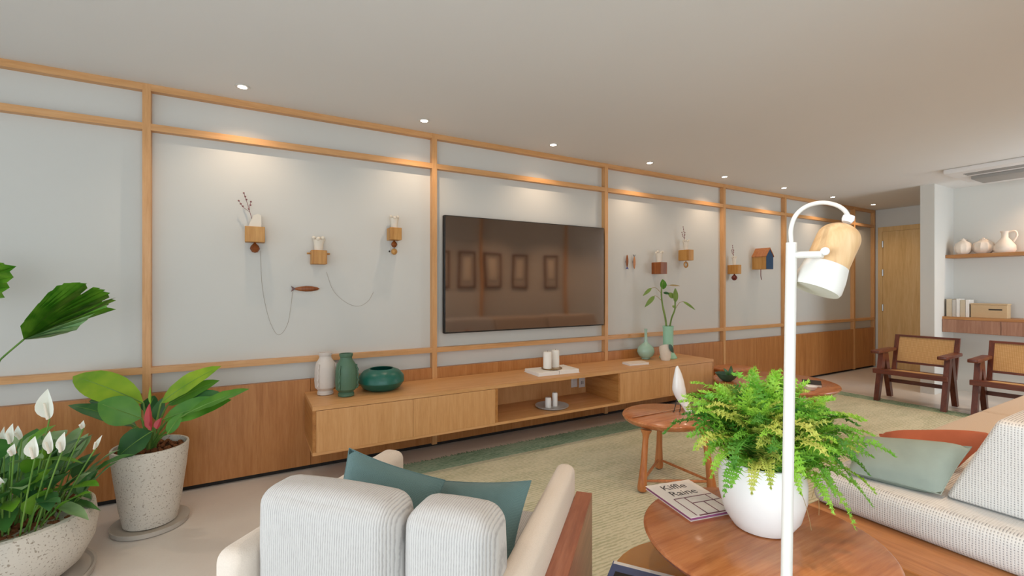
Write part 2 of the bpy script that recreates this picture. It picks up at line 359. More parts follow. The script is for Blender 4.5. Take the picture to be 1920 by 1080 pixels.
# posts on the wall behind the sofa (seen in the television)
to = sempty('trim_3', (0, YO, 0))
for x in (1.7, 3.5, 5.3, 7.1): MB().box(x-.02, x+.02, 0, .05, 0, H).build('post', 'oak_vertical', to)

# ================================================================ ceiling fittings
ORD = ['nearest the camera, above the left posts', 'second from the camera', 'above the television', 'fourth from the camera', 'fifth from the camera', 'sixth from the camera', 'second last toward the door', 'last of the row, closest to the door']
def downlight(x, y, label, watts, col, size=125, ring=True, blend=.9):
    t = thing('ceiling_spotlight', label, 'spotlight', (x, y, H), 0, 'recessed spotlights in the ceiling')
    MB().lathe([(.026, -.001), (.026, -.004), (.040, -.005), (.042, -.001)], n=20).build('trim_ring', 'white_metal', t, True)
    MB().lathe([(1e-6, -.0065), (.016, -.006), (.028, -.003)], n=20).build('lens', 'lamp_glow', t)
    l = bpy.data.lights.new('spot_beam', 'SPOT'); l.energy = watts; l.color = col; l.spot_size = math.radians(size); l.spot_blend = blend; l.shadow_soft_size = .004
    lo = bpy.data.objects.new('spot_beam', l); COL.objects.link(lo); lo.parent = t; lo.location = (0, 0, -.012)
for i in range(8): downlight(-.04+1.153*i, 3.25, 'recessed ceiling spotlight along the batten wall, '+ORD[i], SPOT_W, SPOT_C)
for i, (x, y, lb) in enumerate(((-.9, 1.0, 'over the free floor left of the armchair'), (.75, 1.0, 'over the ribbed armchair'), (1.45, .45, 'over the round cherry table'), (7.40, 1.22, 'over the display shelf by the door'), (2.6, .42, 'added over the near end of the sofa'), (3.75, .42, 'added over the middle of the sofa'), (4.9, .42, 'added over the far end of the sofa'), (6.05, .6, 'added over the cane chairs'), (6.9, .6, 'added near the unseen side window'))):  # sofa, chair and side-window spots are added unseen to even the light
    downlight(x, y, 'recessed ceiling spotlight '+lb, ROOM_W*(.62 if i < 3 else .7 if i == 3 else 1.1), (1, .80, .62) if i < 3 else (1, .68, .44), 130, blend=.8)
# ceiling air conditioner
ac = thing('air_conditioner', 'long white ceiling air conditioner before the display niche', 'air conditioner', (6.3, 1.93, H))
MB().rbox(0, .75, -1.6, 0, -.05, 0, .008, 2).build('panel', 'white_plastic', ac, True)
for k in range(3): MB().box(.13+.045*k, .15+.045*k, -1.56, -.12, -.056, -.049).build('air_slot', 'grey_plastic', ac)
MB().rbox(.34, .70, -1.56, -.12, -.085, -.049, .008, 2).build('intake_grille', 'grey_plastic', ac, True)

# ================================================================ media console
cz0, cz1, cy0, cx0, cx1 = .245, .545, 3.022, .33, 4.08
con = thing('media_console', 'long floating oak media console with an open middle bay', 'console', (cx0, WF, .245))
def cb(x0, x1, y0, y1, z0, z1, b=None): return (b or MB()).box(x0-cx0, x1-cx0, y0-WF, y1-WF, z0-cz0, z1-cz0)
WG = WF+.0
cb(cx0, cx1, cy0, WG, .52, cz1).build('top_board', 'oak_along', con)
cb(cx0, cx1, cy0+.002, WG, cz0, .265).build('bottom_board', 'oak_along', con)
for a, b in ((cx0, cx0+.02), (1.585, 1.605), (2.80, 2.82), (cx1-.02, cx1)): cb(a, b, cy0+.001, WG, .265, .52).build('side_board', 'oak_depth', con)
cb(1.605, 2.80, WF-.012, WG, .265, .52).build('back_board', 'oak_vertical', con)
for a, b in ((cx0+.02, .957), (.957, 1.585), (2.82, 3.44), (3.44, cx1-.02)):
    MB().rbox(a+.0008-cx0, b-.0008-cx0, cy0+.0-WF, cy0+.018-WF, .262-cz0, .517-cz0, .0015, 1).build('door', 'oak_vertical', con)
# ---- things on the console
def lathe_thing(name, label, cat, loc, prof, mat, group=None, n=32): return tag(MB().lathe(prof, loc, n).build(name, mat, None, True, loc), label, cat, group)
TZ = .545
def tall_vase(px, py, mat, label, y):
    p = onz(px, py, TZ); t = thing('ribbed_vase', label, 'vase', (p.x, p.y, TZ), 0, 'tall vases on the console')
    vb = MB().lathe([(.045, 0), (.052, .004), (.052, .02), (.045, .028), (.066, .05), (.07, .10), (.068, .17), (.06, .215), (.04, .245), (.037, .26), (.043, .268), (.044, .285), (.036, .285), (.034, .25), (1e-6, .24)], n=32).build('body', mat, t, True)
    for a in (-2.35, -.3):
        b = MB(); dx, dy = math.cos(a), math.sin(a)
        pts = [(dx*(r+.006*(k % 2)), dy*(r+.006*(k % 2)), z) for k, (r, z) in enumerate(((.066, .05), (.071, .068), (.071, .086), (.073, .104), (.071, .122), (.071, .14), (.070, .158), (.069, .176), (.066, .194), (.06, .212)))]
        b.tube(pts, [.006]*10, 6).build('ripple_ridge', mat, vb, True)
tall_vase(610, 739, 'matte_ceramic', 'tall off-white ceramic vase with rippled ridges', 0); tall_vase(649, 742, 'green_ceramic', 'tall sage green ceramic vase with rippled ridges', 0)
p = onz(714, 729, TZ)
sq = thing('squat_vase', 'wide squat glossy teal green vase with dark opening', 'vase', (p.x, p.y-.02, TZ))
MB().lathe([(.09, 0), (.13, .02), (.158, .06), (.155, .10), (.125, .135), (.085, .152), (.078, .150), (.09, .138), (.12, .10)], n=40).build('body', 'teal_ceramic', sq, True)
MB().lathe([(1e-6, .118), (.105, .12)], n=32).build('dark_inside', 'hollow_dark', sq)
# open book stack with candles
p = onz(1037, 694, TZ)
bk = thing('open_book', 'large open white book lying on the console under two candles', 'book', (2.25, 3.25, TZ), -.05)
MB().rbox(-.20, .0, -.12, .12, 0, .028, .004, 1).build('page_block', 'paper', bk); MB().rbox(.005, .20, -.12, .12, 0, .032, .004, 1).build('page_block', 'paper', bk)
MB().box(-.205, .205, -.125, .125, -.0, .003).build('cover', 'white_plastic', bk)
dish = lathe_thing('candle_dish', 'small round brass dish between the pages and the candles', 'dish', (2.25, 3.25, TZ+.032), [(1e-6, 0), (.085, 0), (.09, .006), (.083, .006), (1e-6, .003)], 'brass')
def candle(x, y, z, h, r, label, mat='candle_wax', group=None):
    t = thing('candle', label, 'candle', (x, y, z), 0, group)
    wx = MB().lathe([(r, 0), (r, h-.012), (r*.85, h-.003), (r*.4, h), (1e-6, h-.003)], n=20).build('wax', mat, t, True)
    MB().tube([(0, 0, h-.004), (.002, 0, h+.008)], .0012, 5).build('wick', 'black_metal', wx)
candle(2.205, 3.25, TZ+.0355, .145, .036, 'white pillar candle, left of the two on the open book'); candle(2.305, 3.275, TZ+.0355, .15, .034, 'white pillar candle, right of the two on the open book')
# open bay: tray with two candles, two socket plates
tray = lathe_thing('tray', 'round silver tray in the open bay of the console', 'tray', (2.21, 3.19, .265), [(1e-6, 0), (.12, 0), (.14, .012), (.142, .018), (.136, .018), (.118, .006), (1e-6, .005)], 'tray_metal', n=40)
candle(2.165, 3.18, .2705, .085, .026, 'short domed white candle on the silver tray', 'white_ceramic'); candle(2.24, 3.19, .2705, .115, .023, 'taller slim white candle on the silver tray', 'white_ceramic')
for k, (px, lb) in enumerate(((1076, 'white blank wall plate in the console bay, left one'), (1090.5, 'white wall socket plate in the console bay, right one'))):
    q = ony(px, 717, WF-.012); t = thing('socket_plate', lb, 'socket', (q.x, WF-.012, q.z-.045))
    MB().rbox(-.036, .036, -.008, -.0, 0, .09, .004, 2).build('plate', 'white_plastic', t, True)
    if k: MB().box(-.014, -.004, -.0095, -.0078, .03, .06).box(.004, .014, -.0095, -.0078, .03, .06).build('socket_hole', 'grey_plastic', t)
    else: MB().rbox(-.02, .02, -.011, -.0078, .025, .065, .002, 1).build('insert', 'white_plastic', t)
# right end of console
t = thing('notebook', 'thin white notebook lying near the celadon bottle', 'book', (3.17, 3.19, TZ), -.15)
MB().rbox(-.11, .11, -.06, .06, 0, .004, .0015, 1).build('cover', 'white_plastic', t); MB().box(-.107, .107, -.057, .057, .004, .016).build('page_block', 'paper', t); MB().rbox(-.11, .11, -.06, .06, .016, .02, .0015, 1).build('cover', 'pink_ceramic', t)
lathe_thing('bottle_vase', 'celadon bottle vase with round belly and thin neck', 'vase', (3.49, 3.37, TZ), [(.035, 0), (.042, .004), (.04, .012), (.07, .035), (.086, .075), (.078, .115), (.045, .148), (.02, .17), (.014, .22), (.013, .29), (.017, .305), (.012, .305), (.010, .28), (1e-6, .27)], 'celadon')
cup = thing('ceramic_cup', 'small cream beaker with slanted dark green rim', 'cup', (3.60, 3.215, TZ))
prof = [(.042, 0), (.046, .01), (.06, .10), (.062, .13)]; b = MB(); n = 28; vs = []; fs = []
for k, (r, z) in enumerate(prof+[(.056, .13), (.05, .03)]):
    for i in range(n):
        a = 2*PI*i/n; zz = z+(.035*math.cos(a+2.2) if k in (3, 4) else 0); vs.append((r*math.cos(a), r*math.sin(a), zz))
for k in range(5):
    for i in range(n): j = (i+1) % n; fs.append((k*n+i, k*n+j, (k+1)*n+j, (k+1)*n+i))
fs += [tuple(range(n))[::-1], tuple(5*n+i for i in range(n))]
b.add(vs, fs).build('body', 'cream_ceramic', cup, True)
MB().leaf((-.03, -.067, .165), (.055, -.055, .075), .055, (0, -1, .1), .08, 0, 8).build('green_leaf_motif', 'dark_leaf_paint', cup, True)
vz = thing('bamboo_vase', 'tall mint green vase holding thin bamboo stems', 'vase', (3.735, 3.30, TZ))
MB().lathe([(.085, 0), (.09, .006), (.078, .03), (.056, .06), (.05, .10), (.052, .29), (.056, .33), (.05, .33), (.046, .28), (1e-6, .27)], n=28).build('body', 'mint', vz, True)
dv = (Vector((3.735, 3.30, TZ))-C0).dot(FW)
def zp(a, b_, s=6, ox=1190, oy=510, d=None): return dep(ox+a/s, oy+b_/s, d or dv)-Vector((3.735, 3.30, TZ))
MB().tube(spline([zp(360, 640), zp(345, 520), zp(315, 380), zp(300, 240), zp(312, 110)], 4), [.010]*8+[.008]*9, 7).build('stem', 'bamboo_green', vz, True)
MB().tube(spline([zp(392, 640), zp(415, 520), zp(452, 420), zp(455, 300), zp(458, 190)], 4), [.008]*17, 7).build('stem', 'bamboo_green', vz, True)
for a, b_, wd, mt in (((225, 268), (112, 398), .045, 'bamboo_green'), ((190, 180), (92, 270), .035, 'bamboo_green'), ((325, 195), (312, 80), .07, 'leaf_mid'), ((458, 345), (455, 180), .055, 'bamboo_green'), ((320, 235), (400, 245), .03, 'leaf_dark'), ((440, 290), (370, 235), .06, 'bamboo_green'), ((540, 330), (684, 430), .03, 'bamboo_green'), ((385, 150), (510, 158), .02, 'dry_stem'), ((455, 400), (420, 380), .03, 'bamboo_green')):
    MB().leaf(zp(*a), zp(*b_), wd, tuple(-FW+Vector((0, 0, .5))), .12, .1, 7).build('leaf', mt, vz, True)
for pts in (((300, 320), (250, 275), (222, 268)), ((300, 240), (240, 180), (188, 182)), ((455, 420), (500, 350), (545, 332)), ((310, 190), (350, 150), (390, 150))): MB().tube(spline([zp(*q) for q in pts], 3), .0025, 5).build('twig', 'dry_stem', vz)

# ================================================================ television
tv = thing('television', 'large flat black television mounted between two wall posts', 'television', (2.185, WB, .90))
TW, TH = 1.665, .955; TY = 3.455-WB
MB().rbox(-TW/2, TW/2, TY+.004, TY+.05, 0, TH, .006, 2).build('bezel', 'black_metal', tv, True)
MB().box(-TW/2+.008, TW/2-.008, TY+.0005, TY+.006, .012, TH-.008).build('screen', 'tv_glass', tv)
MB().box(-.3, .3, TY+.05, 0, .25, .7).build('wall_bracket', 'black_metal', tv)
# framed pictures opposite, mirrored in the screen
for i, x in enumerate((2.75, 3.22, 3.72, 4.28, 4.95)):
    t = thing('picture_frame', 'slim dark framed picture mirrored in the television, '+['leftmost', 'second from left', 'middle', 'second from right', 'rightmost'][i]+' reflection', 'picture', (x, YO, 1.25), 0, 'framed pictures on the wall behind the sofa')
    MB().box(-.16, -.13, 0, .03, 0, .62).box(.13, .16, 0, .03, 0, .62).box(-.13, .13, 0, .03, 0, .03).box(-.13, .13, 0, .03, .59, .62).build('frame', 'teak_dark', t)
    MB().box(-.13, .13, 0, .012, .03, .59).build('backing', 'grey_cover', t); MB().rbox(-.07, .06, .012, .03, .1+.02*i, .52, .03, 2).build('relief', 'cream_ceramic', t, True)

# ================================================================ wall ornaments
def wall_box(name, label, px, py, wpx, hpx, mat, drop=None, cup='open', prot=.09, twig=False):
    Y = WB-prot; c = ony(px, py, Y); d_ = (c-C0).dot(FW); w_ = wpx*d_/FPX; h_ = hpx*d_/FPX
    t = thing(name, label, 'wall planter', (c.x, WB, c.z-h_/2), 0, 'small wooden wall planters')
    MB().rbox(-w_/2, w_/2, -prot, 0, 0, h_, .003, 1).build('wood_block', mat, t)
    r = w_*.34; ch = h_*.75
    if cup == 'cut':
        MB().prism([(-r, h_), (r*.95, h_), (r*.95, h_+ch*1.0), (r*.5, h_+ch*1.15), (-r*.2, h_+ch)], -prot*.75, -prot*.25, 'y').build('cup', 'cream_ceramic', t)
    else:
        MB().lathe([(r*.8, 0), (r*.95, ch*.7), (r*1.15, ch*1.05), (r*1.0, ch*1.05), (r*.7, ch*.5), (1e-6, ch*.3)], (0, -prot/2, h_), 16).build('cup', 'cream_ceramic', t, True)
        for k in range(6):
            a = k*1.05+.3; MB().sphere((r*math.cos(a), -prot/2+r*math.sin(a), h_+ch*(1.1+.12*(k % 2))), r*.38, 8).build('petal', 'cream_ceramic', t, True)
    for k, (kind, s_, mt) in enumerate(drop or []):
        z = -s_*1.3-sum(q[1]*2.3 for q in drop[:k])
        if kind == 'drop': MB().lathe([(1e-6, -s_), (s_*.55, -s_*.85), (s_, -s_*.1), (s_*.8, s_*.5), (s_*.3, s_*1.0), (s_*.15, s_*1.35)], (0, -prot/2, z), 16).build('wooden_drop', mt, t, True)
        elif kind == 'ring': MB().tube([(s_*.8*math.cos(a), -prot/2, z+s_*.8*math.sin(a)) for a in [2*PI*i/16 for i in range(17)]], s_*.25, 6).build('ring', mt, t, True)
        elif kind == 'ball':
            MB().sphere((0, -prot/2, z), s_, 12).build('wooden_ball', mt, t, True); MB().sphere((-s_*1.6, -prot/2-.01, z), s_*.3, 8).build('bead', 'black_metal', t, True)
    if drop: MB().tube([(0, -prot/2, 0), (0, -prot/2, -sum(q[1]*2.3 for q in drop)+.01)], .0025, 5).build('cord', 'black_metal', t)
    if twig:
        tw = MB().tube(spline([(-w_*.1, -prot/2, h_+ch*.4), (-w_*.25, -prot/2, h_+ch*1.3), (-w_*.35, -prot/2, h_+ch*1.9), (-w_*.55, -prot/2, h_+ch*2.9)], 4), .0018, 5).tube(spline([(-w_*.25, -prot/2, h_+ch*1.3), (-w_*.6, -prot/2, h_+ch*1.7), (-w_*.8, -prot/2, h_+ch*2.2)], 4), .0015, 5).tube(spline([(-w_*.3, -prot/2, h_+ch*1.5), (-w_*.2, -prot/2, h_+ch*2.2)], 4), .0015, 5).build('twig', 'twig', t)
        for k in range(9):
            q = [(-.55, 2.9), (-.48, 2.6), (-.42, 2.35), (-.8, 2.2), (-.7, 1.95), (-.6, 1.75), (-.2, 2.2), (-.22, 1.9), (-.3, 1.55)][k]
            MB().sphere((w_*q[0], -prot/2, h_+ch*q[1]), .006, 6).build('berry', 'twig', t)
wall_box('wall_planter', 'oak block planter with slanted cup, berry twig and brown drop', 478, 439, 33, 29, 'ornament_oak', [('drop', .03, 'ornament_walnut')], 'cut', .09, True)
wall_box('wall_planter', 'oak block planter with side pegs above the wooden fish', 599, 482, 27, 26, 'ornament_oak', None, 'open', .10)
wall_box('wall_planter', 'oak block planter with two hanging beads left of the television', 742.5, 438, 22, 23, 'ornament_oak', [('drop', .024, 'ornament_walnut'), ('ball', .024, 'ornament_oak')], 'open', .10)
wall_box('wall_planter', 'reddish brown wood block planter right of the television', 1245, 502.5, 17, 22, 'ornament_walnut', None, 'open', .13)
wall_box('wall_planter', 'pale oak block planter with hanging ring and red twig', 1296, 478, 14, 20, 'ornament_oak', [('ring', .035, 'ornament_oak')], 'open', .14, True)
wall_box('wall_planter', 'oak block planter with dark red ball beside the birdhouse', 1387, 505, 10, 17, 'ornament_oak', [('drop', .034, 'dark_red')], 'open', .14, True)
q = ony(599, 482, WB-.10); pg = bpy.data.objects['wall_planter.001']
MB().tube([(-.075, -.05, .075), (.075, -.05, .075)], .006, 8).build('peg', 'ornament_oak', pg)
# carved fish and painted pegs
def flat_fish(label, px, py, L, rot, mats, name='carved_fish'):
    c = ony(px, py, WB-.02); t = thing(name, label, 'wall ornament', (c.x, WB, c.z)); t.rotation_euler = (0, rot, 0)
    b = MB(); pr = [(1e-6, -.5), (.055, -.42), (.10, -.2), (.105, 0), (.08, .2), (.045, .33), (.03, .38)]
    b.lathe([(r*L, z*L) for r, z in pr], (0, 0, 0), 14, Matrix.Translation((0, -.02, 0)) @ Matrix.Rotation(PI/2, 4, 'Y') @ Matrix.Diagonal((1, .6, 1, 1))).build('body', mats[0], t, True)
    MB().prism([(-.36*L*-1, -.02*L), (.5*L, -.11*L), (.46*L, 0), (.5*L, .11*L), (.36*L, .02*L)], -.025, -.015, 'y').build('tail_fin', mats[1], t)
    MB().box(-.004, .004, -.02, 0, -.004, .004).build('pin', 'black_metal', t)
flat_fish('small carved dark wood fish hanging below the pegged planter', 573, 541.5, .185, PI, ('ornament_walnut', 'teak_dark'))
flat_fish('small brown wooden fish with blue tail beside the television', 1176, 491, .15, PI/2, ('ornament_walnut', 'violet_paint'))
flat_fish('small orange wooden fish with grey tail, right of its blue tailed twin', 1189.5, 491, .15, -PI/2, ('cherry_leg', 'grey_plastic'))
for lb, pts in (('thin hanging thread looping under the leftmost planter', ((488, 470), (492, 540), (505, 600), (522, 628), (540, 605), (549, 545))), ('thin hanging thread looping right of the wooden fish', ((612, 510), (625, 545), (650, 568), (672, 574), (690, 565), (700, 548)))):
    P = [ony(a, b_, WB-.006) for a, b_ in pts]; tag(MB().tube(spline(P, 5), .0009, 5).build('hanging_thread', 'thread', None, False, P[0]), lb, 'thread')
# birdhouse
c = ony(1431, 505, WB-.10)
bh = thing('birdhouse', 'small wooden birdhouse with blue front and short string', 'birdhouse', (c.x, WB, c.z))
MB().box(-.072, .072, -.18, 0, 0, .165).build('body', 'ornament_oak', bh)
MB().prism([(-.072, .165), (.072, .165), (0, .25)], -.18, 0, 'y').build('gable', 'ornament_oak', bh)
for s_ in (-1, 1): MB().prism([(0, .254), (s_*.084, .152), (s_*.084, .163), (0, .267)], -.19, 0, 'y').build('roof_board', 'cherry_leg', bh)
MB().prism([(-.07, .0), (.07, .0), (.07, .163), (0, .245), (-.07, .163)], -.186, -.18, 'y').build('blue_front', 'blue_paint', bh)
MB().tube([(-.05, -.1, 0), (-.05, -.1, -.08), (-.035, -.1, -.13)], .005, 6).build('string', 'dark_red', bh)

# ================================================================ far niche
sh = thing('wall_shelf', 'thin wood shelf holding white pottery in the far niche', 'shelf', (7.36, CY0, 1.625)); MB().rbox(0, NB-7.36, -1.9, 0, 0, .04, .003, 1).build('board', 'oak_depth', sh)
dk = thing('wall_cabinet', 'wall hung wood drawer unit behind the cane chairs', 'cabinet', (7.27, CY0, .735))
MB().box(0, NB-7.27, -1.9, 0, 0, .155).build('body', 'cabinet_wood', dk); MB().box(-.004, NB-7.27, -1.9, 0, .155, .185).build('top_board', 'oak_depth', dk)
for k in range(4): MB().rbox(-.014, 0, -.005-.5*(k+1)+.006, -.005-.5*k, .004, .15, .002, 1).build('drawer_front', 'cabinet_wood', dk)
def jar(px, py, X, r, h, label, name='ribbed_jar'):
    p_ = onx(px, py, X); t = thing(name, label, 'jar', (X, p_.y, 1.665)); n = 30; vs = []; fs = []; pr = [(.55, 0), (.9, .2), (1, .5), (.85, .8), (.45, .95), (.3, 1.0), (.36, 1.08)]
    for r_, z in pr:
        for i in range(n): a = 2*PI*i/n; k = r*r_*(1+.05*math.cos(a*10)); vs.append((k*math.cos(a), k*math.sin(a), z*h))
    for k in range(len(pr)-1):
        for i in range(n): j = (i+1) % n; fs.append((k*n+i, k*n+j, (k+1)*n+j, (k+1)*n+i))
    fs += [tuple(range(n))[::-1], tuple((len(pr)-1)*n+i for i in range(n))]
    jb = MB().add(vs, fs).build('body', 'pink_ceramic', t, True); MB().sphere((0, 0, h*1.1), r*.16, 8).build('knob', 'pink_ceramic', jb, True)
jar(1806, 472, 7.44, .078, .165, 'rounded ribbed pale jar at the left of the niche shelf'); jar(1844, 472, 7.48, .095, .16, 'wider ribbed pale jar in the middle of the niche shelf')
p_ = onx(1884, 472, 7.46); jg = thing('pitcher', 'slim pale pitcher with handle on the niche shelf', 'pitcher', (7.46, p_.y, 1.665))
MB().lathe([(.075, 0), (.092, .03), (.088, .08), (.06, .13), (.03, .17), (.03, .225), (.04, .245), (.027, .245), (1e-6, .22)], n=24).build('body', 'pink_ceramic', jg, True)
MB().tube(spline([(0, -.03, .235), (0, -.08, .24), (0, -.095, .19), (0, -.068, .12)], 5), .01, 8).build('handle', 'pink_ceramic', jg, True)
BX = 7.33; yb = 2.215
for i, (tk, hh, mt, lb) in enumerate(((.05, .21, 'sand_cover', 'beige book standing against the niche wall'), (.035, .205, 'grey_cover', 'grey book second from the niche wall'), (.03, .215, 'paper', 'white book third from the niche wall'), (.045, .20, 'sand_cover', 'sand coloured book fourth from the niche wall'), (.03, .205, 'paper', 'white book beside the pale wooden box'))):
    t = thing('shelf_book', lb, 'book', (BX, yb-tk/2, .92), 0, 'books on the drawer unit')
    MB().box(0, .15, -tk/2, -tk/2+.004, 0, hh).box(0, .15, tk/2-.004, tk/2, 0, hh).rbox(-.004, 0, -tk/2, tk/2, 0, hh, .003, 1).build('cover', mt, t); MB().box(0, .146, -tk/2+.004, tk/2-.004, .004, hh-.004).build('page_block', 'paper', t)
    yb -= tk+.003
t = thing('storage_box', 'pale wood box with dark lettering strip beside the books', 'box', (BX, yb-.16, .92)); MB().rbox(0, .12, -.15, .15, 0, .15, .004, 1).build('body', 'tan_box', t); MB().box(-.002, 0, -.11, .0, .09, .105).build('printed_strip', 'dark_gap', t); MB().rbox(-.004, .124, -.154, .154, .15, .165, .003, 1).build('lid', 'tan_box', t)

# ================================================================ rug
rg = thing('area_rug', 'large woven olive green rug with darker fringed border', 'rug', (.75, 1.0, 0))
RX0, RX1, RY0, RY1, BW = .75, 6.21, -.1, 3.20, .20
MB().box(BW, RX1-RX0-BW, RY0-1+BW, RY1-1-BW, 0, .012).build('woven_field', 'rug_weave', rg)
MB().box(0, RX1-RX0, RY1-1-BW, RY1-1, 0, .0125).box(0, RX1-RX0, RY0-1, RY0-1+BW, 0, .0125).box(0, BW, RY0-1+BW, RY1-1-BW, 0, .0125).box(RX1-RX0-BW, RX1-RX0, RY0-1+BW, RY1-1-BW, 0, .0125).build('woven_border', 'rug_border_weave', rg)
fb = MB(); x = 0
while x < RX1-RX0:
    l_ = random.uniform(.025, .05); s_ = random.uniform(-.012, .012); h_ = random.uniform(.004, .012); fb.add([(x, RY1-1, .002), (x+.011, RY1-1, .012), (x+.006+s_, RY1-1+l_, h_)], [(0, 1, 2)]); x += .009
f_ = fb.build('fringe', 'rug_border_weave', rg); f_['kind'] = 'stuff'

# ================================================================ ribbed armchair, seen from behind
AF = 46.86; fx, fy = math.sin(math.radians(AF)), math.cos(math.radians(AF))
# local frame: x to the chair's right (seen from behind), y forward
ach = thing('armchair', 'ribbed off-white armchair with wooden side frame seen from behind', 'armchair', (0, 0, 0), -math.radians(AF))
def A(x0, x1, y0, y1, z0, z1, r, n=3, b=0, res=5, mb=None): return (mb or MB()).rbox(x0, x1, y0, y1, z0, z1, r, n, None, b, res)
A(-.985, -.585, .93, 1.075, .30, .755, .045, 4, .012).build('back_cushion', 'rib_fabric', ach, 'all')
A(-.572, -.345, .955, 1.10, .30, .745, .045, 4, .010).build('back_cushion', 'rib_fabric', ach, 'all')
A(-1.085, -.985, .895, 1.70, .14, .60, .035, 4, .006).build('arm_pad', 'plain_upholstery', ach, 'all')
A(-.357, -.284, .90, 1.757, .14, .60, .030, 4, .004).build('arm_pad', 'plain_upholstery', ach, 'all')
A(-.983, -.36, 1.06, 1.72, .26, .42, .04, 4, .012).build('seat_cushion', 'rib_fabric', ach, 'all')
A(-.985, -.357, .93, 1.72, .16, .30, .01, 2).build('seat_base', 'plain_upholstery', ach, True)
for x0, x1, y_ in ((-.282, -.222, .98), (-1.15, -1.088, .98)):
    A(x0, x1, y_, 1.758, .08, .487, .004, 1, 0, 0).build('side_frame', 'walnut_rail', ach)
    for yy in (1.02, 1.68): A(x0+.005, x1-.005, yy, yy+.06, 0.013, .08, .003, 1, 0, 0).build('leg', 'walnut_rail', ach)
    A(x0, x1, y_, 1.758, .487, .492, .0015, 1, 0, 0).build('frame_cap', 'walnut_rail', ach)
def pillow(name, label, corners, thick, mat, seam=True, cat='cushion', group=None, pinch=.06, n=16):
    # corners: bottom-left, bottom-right, top-right, top-left (world)
    a, b_, c_, d_ = [Vector(q_) for q_ in corners]; nr = (b_-a).cross(d_-a).normalized(); org = (a+b_)/2; vs = []; fs = []
    o_ = thing(name, label, cat, org, 0, group)
    for sd in (1, -1):
        for i in range(n+1):
            for j in range(n+1):
                u, v = i/n, j/n; U, V = 2*u-1, 2*v-1
                uu = .5+.5*U*(1-pinch*(1-V*V)*abs(U)); vv = .5+.5*V*(1-pinch*(1-U*U)*abs(V))
                p_ = a*(1-uu)*(1-vv)+b_*uu*(1-vv)+c_*uu*vv+d_*(1-uu)*vv
                t_ = thick/2*((1-U**4)*(1-V**4))**.55
                t_ *= 1+.10*noise.noise(p_*9)
                vs.append(p_+nr*(sd*t_)-org)
    N = (n+1)**2
    for i in range(n):
        for j in range(n):
            q_ = i*(n+1)+j; fs.append((q_, q_+n+1, q_+n+2, q_+1)); fs.append((N+q_, N+q_+1, N+q_+n+2, N+q_+n+1))
    cv = MB().add(vs, fs).build('cover', mat, o_, 'all')
    rim = [(i, 0) for i in range(n+1)]+[(n, j) for j in range(1, n+1)]+[(i, n) for i in range(n-1, -1, -1)]+[(0, j) for j in range(n-1, -1, -1)]
    MB().tube([vs[i*(n+1)+j] for i, j in rim], .0022, 5).build('seam', mat, cv)
    return o_
def AL(x, y, z): return Vector((x*fy+y*fx, -x*fx+y*fy, z))
pillow('throw_pillow', 'teal linen cushion with raised corner, left one on the armchair', (AL(-.965, 1.16, .44), AL(-.655, 1.20, .44), AL(-.632, 1.33, .662), AL(-.93, 1.25, .76)), .09, 'teal_linen')
pillow('throw_pillow', 'teal linen cushion at the right arm of the armchair', (AL(-.68, 1.32, .44), AL(-.39, 1.22, .44), AL(-.368, 1.40, .665), AL(-.70, 1.43, .612)), .09, 'teal_linen')

# ================================================================ tables
def round_table(name, label, c, r, z, th, mat, legs, legmat, inset=.18, lr=.02, stretcher=True, sx=1, sy=1):
    # legs: foot positions relative to the centre
    t = thing(name, label, 'table', (c[0], c[1], 0.0165)); z -= .0165
    MB().lathe([(r*.82, z-th), (r*.93, z-th*.85), (r*.985, z-th*.5), (r, z-th*.2), (r*.992, z-.003), (r*.975, z)], n=64, sx=sx, sy=sy).build('top', mat, t, True)
    feet = []
    for (lx, ly) in legs:
        tp = Vector((lx*(1-inset), ly*(1-inset), z-th)); ft = Vector((lx, ly, 0)); feet.append((tp, ft)); L = tp-ft
        b = MB().tube([ft, ft+L*.02, ft+L*.07, ft+L*.18, ft+L*.45, ft+L*.85, ft+L*.93, ft+L*.97, tp], [lr*.8, lr*1.15, lr*1.25, lr*1.1, lr*.85, lr*.75, lr*.95, lr*1.3, lr*1.45], 14); b.build('leg', legmat, t, True)
    if stretcher:
        for i in range(len(feet)):
            a, b_ = feet[i], feet[(i+1) % len(feet)]; p0 = a[1].lerp(a[0], .17); p1 = b_[1].lerp(b_[0], .17); MB().tube([p0, p0.lerp(p1, .25), p0.lerp(p1, .75), p1], [.007, .009, .009, .007], 10).build('stretcher', legmat, t, True)
    return t
TC = (1.475, .918)
round_table('round_table', 'large round polished cherry table carrying the potted fern', TC, .372, .45, .035, 'cherry_wood', [(.33*math.cos(math.radians(-121.5)), .33*math.sin(math.radians(-121.5))), (.33*math.cos(math.radians(-29.5)), .33*math.sin(math.radians(-29.5))), (.33*math.cos(math.radians(62.5)), .33*math.sin(math.radians(62.5)))], 'cherry_leg', .06, .018, False)
mt_c = (2.41, 2.14)
mid = round_table('side_table', 'small cherry table with three turned legs and white bird', mt_c, .30, .43, .045, 'cherry_wood', [(-.315, -.085), (.06, .125), (.055, -.305)], 'cherry_leg', .16, .024, True, 1.0, .92)
MB().box(-.27, .25, .035, .052, .4175, .4182).build('inlay_strip', 'cherry_leg', mid)
round_table('coffee_table', 'round cherry table half hidden behind the fern, beyond the bird', (4.10, 2.42), .50, .43, .05, 'cherry_wood', [(.38*math.cos(math.radians(34)), .38*math.sin(math.radians(34))), (.38*math.cos(math.radians(155)), .38*math.sin(math.radians(155))), (.38*math.cos(math.radians(275)), .38*math.sin(math.radians(275)))], 'cherry_leg', .18, .025)
